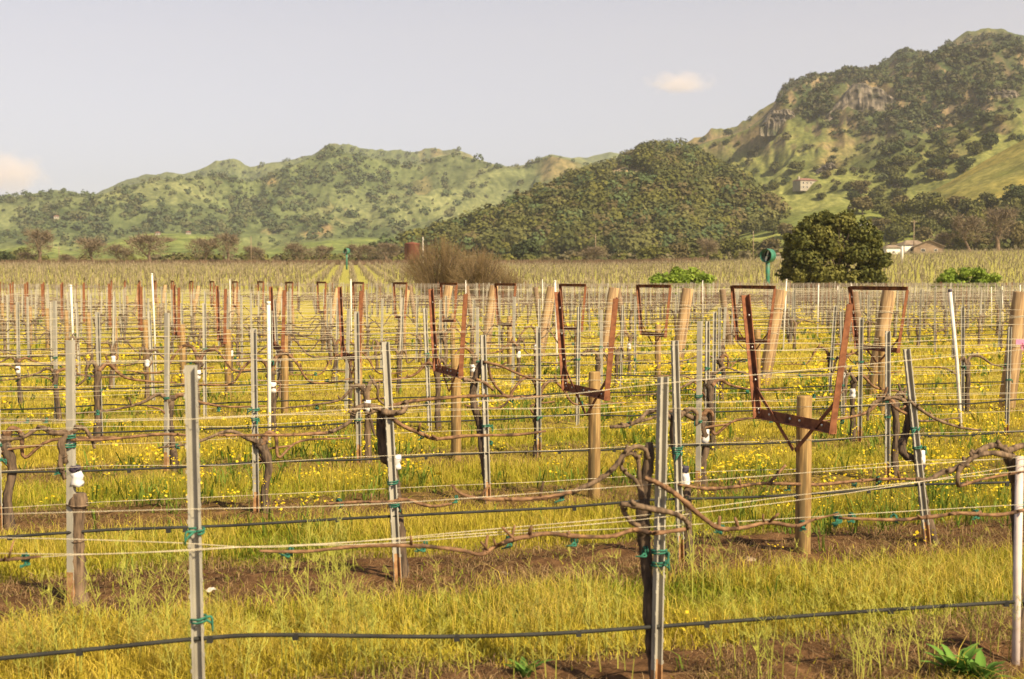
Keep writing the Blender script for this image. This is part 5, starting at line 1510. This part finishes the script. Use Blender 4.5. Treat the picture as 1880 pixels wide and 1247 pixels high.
def house(name, loc, w, d, h, rh, wallm, roofm, label, rz, wins, chimney=False, gable=False, hip=.25):
    o = empty(name, loc, label, 'house'); o.rotation_euler[2] = rz
    mb = MB(); mb.box((0, 0, h/2 - .5), (w, d, h + 1)); 
    if gable:
        for s in (-1, 1): mb.add([(-w/2, s*d/2, h), (w/2, s*d/2, h), (0, s*d/2, h + rh)], [(0,1,2)])
    mb.build('wall', M[wallm], o)
    mb = MB(); e = .5
    if gable:
        for s in (-1, 1):
            P = [(s*(w/2+e), -d/2-e, h - e*rh/(w/2)), (s*(w/2+e), d/2+e, h - e*rh/(w/2)), (0, d/2+e, h+rh), (0, -d/2-e, h+rh)]
            mb.add([(p[0], p[1], p[2] + .02) for p in P] + [(p[0], p[1], p[2] + .22) for p in P], [(0,1,2,3),(7,6,5,4),(0,4,5,1),(1,5,6,2),(2,6,7,3),(3,7,4,0)])
    else:
        P = [(-w/2-e,-d/2-e,h+.02),(w/2+e,-d/2-e,h+.02),(w/2+e,d/2+e,h+.02),(-w/2-e,d/2+e,h+.02),(-w/2*(1-hip*2),0,h+rh),(w/2*(1-hip*2),0,h+rh)]
        mb.add(P, [(3,2,1,0),(0,1,5,4),(2,3,4,5),(1,2,5),(3,0,4)])
    rf = mb.build('roof', M[roofm], o)
    if chimney:
        mb = MB(); mb.box((-w*.42, -d*.1, h*.5 + rh*.8), (w*.09, w*.09, h + rh*1.4)); mb.build('chimney', M[wallm], o)
    for (x, z, ww, hh) in wins:
        mb = MB(); t = .12
        mb.box((x, -d/2 - .03, z + hh/2 + t/2), (ww + 2*t, .08, t)); mb.box((x, -d/2 - .03, z - hh/2 - t/2), (ww + 2*t, .08, t))
        mb.box((x - ww/2 - t/2, -d/2 - .03, z), (t, .08, hh)); mb.box((x + ww/2 + t/2, -d/2 - .03, z), (t, .08, hh))
        f = mb.build('window', M['white'], o); mb = MB(); mb.box((x, -d/2 - .012, z), (ww, .03, hh)); mb.build('pane', M['glass'], f)
    return o
p = hit(1478, 347); s = p.y / FPX
house('villa', p - Vector((0,0,.5)), 36*s, 26*s, 16*s, 5*s, 'stucco', 'redroof', 'cream two storey villa with a red roof on the mountain slope', .35, [(x*s, z*s, 3.2*s, 3.4*s) for x in (-12,-4,4,12) for z in (4,11.5)], True)
p = hit(1587, 428) or at(1587, 428, 560); s = p.y / FPX
house('farm_building', p - Vector((0,0,.5)), 26*s, 20*s, 18*s, 1.5*s, 'wwall', 'wwall', 'white flat roofed building behind the top of the dark tree', .1, [(5*s, 8*s, 3*s, 4*s)])
Y = 422.0; s = Y / FPX
house('barn', gp((1702 - 940) / FPX * Y, Y), 52*s, 70*s, 11*s, 11*s, 'brownwall', 'tanroof', 'tan low barn with a wide gable roof beyond the field', -.25, [(-10*s, 4*s, 6*s, 5*s), (12*s, 4*s, 5*s, 4*s)], False, True)
house('farmhouse', gp((1672 - 940) / FPX * (Y+8), Y + 8), 44*s, 30*s, 15*s, 9*s, 'wwall', 'tanroof', 'white walled farmhouse with brown roof left of the barn', .2, [(-8*s, 5*s, 5*s, 4*s), (6*s, 5*s, 5*s, 4*s)])
house('shed', gp((1636 - 940) / FPX * Y, Y), 26*s, 16*s, 12*s, 5*s, 'wwall', 'tanroof', 'small white shed beside the right side of the dark tree', .1, [(0, 4*s, 4*s, 3*s)])
house('shed', gp((1432 - 940) / FPX * Y, Y), 18*s, 14*s, 9*s, 3*s, 'stucco', 'tanroof', 'small pale shed right of the large wind machine', -.1, [(3*s, 4*s, 3*s, 3*s)])
for (x, y, lab) in ((104, 401, 'tiny pink house on the far left hillside'), (290, 431, 'tiny pale house above the left green mound'), (346, 430, 'tiny cream house right of the other far house')):
    p = hit(x, y)
    if p: s = p.y / FPX; house('far_house', p, 9*s, 8*s, 3.5*s, 2*s, 'stucco', 'redroof', lab, .2, [(-2*s, 1.8*s, 1.5*s, 1.5*s), (2*s, 1.8*s, 1.5*s, 1.5*s)])

# ------------------------------------------------------------------ crags and clouds
M['crag'] = noisy('weathered_crag', (.060,.052,.044), (.205,.17,.13), .16, .95, 0, 0, 10, (1,1,.7), c3=(.06,.07,.034), s3=.06, lo=.42, hi=.60)
def crag(x, y, w, h, label, seed, n=26, vert=1.0):
    """a cliff of jagged rock columns standing out of the slope"""
    q = random.Random(seed); p = hit(x, y + h * .5)
    if p is None: return
    s_ = p.y / FPX; mb = MB(); rng = np.random.default_rng(seed)
    nu, nv = 64, 26; vs = []
    ph = rng.random(4) * 20
    for j in range(nv):
        v = j / (nv - 1)
        for i in range(nu):
            u = i / (nu - 1); X = (u - .5) * w * s_
            topz = h * s_ * (.45 + .75 * float(fbm(u * 5 + ph[0], ph[1], 4))) * math.sin(math.pi * min(max(u, .02), .98)) ** .7
            col = float(fbm(u * 9 + ph[2], v * 1.6 + ph[0], 4, True)); fine = float(fbm(u * 26 + ph[3], v * 5, 3))
            led = float(fbm(u * 4 + ph[1], v * 6 + ph[2], 4)); Yd = (v - 1) * 5 * s_ - (col - .5) * 13 * s_ - (fine - .5) * 5 * s_ - (led - .5) * 12 * s_ + 4 * s_ + max(0, v - .72) * 40 * s_ + abs(u - .5) ** 3 * 60 * s_
            vs.append((X + (fine - .5) * 1.5 * s_, Yd, -h * s_ * (.75 - .5 * min(v / .2, 1)) + topz * min(v / .74, 1) * vert * 1.3 + max(0, v - .74) * h * s_ * .25))
    fs = [(j*nu+i, j*nu+i+1, (j+1)*nu+i+1, (j+1)*nu+i) for j in range(nv-1) for i in range(nu-1)]
    mb.add(vs, fs, False)
    tag(mb.build('rock_cliff', M['crag'], None, p + Vector((0, 2 * s_, 0))), label, 'cliff', 'rock outcrops on the mountain')
crag(1590, 182, 150, 56, 'broad rugged cliff band high on the mountain', 1)
crag(1438, 212, 84, 30, 'brown outcrop at the left shoulder of the mountain', 3)
crag(1522, 306, 44, 18, 'small rocky outcrop just above the cream villa', 6)
crag(1850, 168, 90, 22, 'long dark rock band near the right edge', 7)
crag(1660, 338, 60, 10, 'low grey rocks in the oak gully', 8)
def cloud(x, y, w, h, label, seed, dens):
    Y = 7000.0; p = at(x, y, Y); s_ = Y / FPX
    mb = MB(); nu, nv = 28, 14; rng = random.Random(seed)
    vs = [(math.sin(math.pi*j/nv) * math.cos(2*math.pi*i/nu), math.sin(math.pi*j/nv) * math.sin(2*math.pi*i/nu), math.cos(math.pi*j/nv)) for j in range(nv+1) for i in range(nu)]
    mb.add(vs, [(j*nu+i, (j+1)*nu+i, (j+1)*nu+(i+1)%nu, j*nu+(i+1)%nu) for j in range(nv) for i in range(nu)], True)
    m = bpy.data.materials.new('cloud_vapour'); m.use_nodes = True; nt = m.node_tree; N, L = nt.nodes, nt.links
    N.remove(N['Principled BSDF'])
    v = N.new('ShaderNodeVolumePrincipled'); v.inputs['Color'].default_value = (.93, .86, .90, 1); v.inputs['Anisotropy'].default_value = .0
    tc = N.new('ShaderNodeTexCoord'); ln = N.new('ShaderNodeVectorMath'); ln.operation = 'LENGTH'; L.new(tc.outputs['Object'], ln.inputs[0])
    nz = N.new('ShaderNodeTexNoise'); nz.inputs['Scale'].default_value = 1.9; nz.inputs['Detail'].default_value = 5
    mp = N.new('ShaderNodeMapping'); mp.inputs['Location'].default_value = (seed * 3.1, 0, 0); mp.inputs['Scale'].default_value = (1.6, 1, 1)
    L.new(tc.outputs['Object'], mp.inputs[0]); L.new(mp.outputs[0], nz.inputs['Vector'])
    a = N.new('ShaderNodeMath'); a.operation = 'MULTIPLY_ADD'; a.inputs[1].default_value = -.9; L.new(ln.outputs['Value'], a.inputs[0]); L.new(nz.outputs['Fac'], a.inputs[2])
    b = N.new('ShaderNodeMath'); b.operation = 'MULTIPLY_ADD'; b.inputs[1].default_value = dens * 3; b.inputs[2].default_value = dens * .75; b.use_clamp = False; L.new(a.outputs[0], b.inputs[0])
    c = N.new('ShaderNodeMath'); c.operation = 'MAXIMUM'; c.inputs[1].default_value = 0; L.new(b.outputs[0], c.inputs[0])
    L.new(c.outputs[0], v.inputs['Density']); L.new(v.outputs[0], N['Material Output'].inputs['Volume'])
    o = mb.build('cloud', m, None, p); o.scale = (w * s_ * .5, w * s_ * .35, h * s_ * .5)
    tag(o, label, 'cloud')
cloud(1248, 152, 150, 56, 'small pale pink cloud alone in the sky', 1, .004)
cloud(14, 318, 190, 100, 'pinkish cloud low at the left edge of the sky', 2, .0035)

# ------------------------------------------------------------------ air
def haze():
    X0, X1, Y0, Y1, Z0, Z1 = -3200, 3400, -60, 5000, -4, 900
    vs = [(X0,Y0,Z0),(X1,Y0,Z0),(X1,Y1,Z0),(X0,Y1,Z0),(X0,Y0,Z1),(X1,Y0,Z1),(X1,Y1,Z1),(X0,Y1,Z1)]
    mb = MB(); mb.add(vs, [(3,2,1,0),(4,5,6,7),(0,1,5,4),(1,2,6,5),(2,3,7,6),(3,0,4,7)])
    m = bpy.data.materials.new('haze'); m.use_nodes = True; nt = m.node_tree
    nt.nodes.remove(nt.nodes['Principled BSDF'])
    v = nt.nodes.new('ShaderNodeVolumePrincipled'); v.inputs['Color'].default_value = (.88, .89, .96, 1); v.inputs['Density'].default_value = HAZE; v.inputs['Anisotropy'].default_value = .2
    nt.links.new(v.outputs[0], nt.nodes['Material Output'].inputs['Volume'])
    tag(mb.build('haze', m), kind='stuff')
HAZE = 1.0e-4
haze()
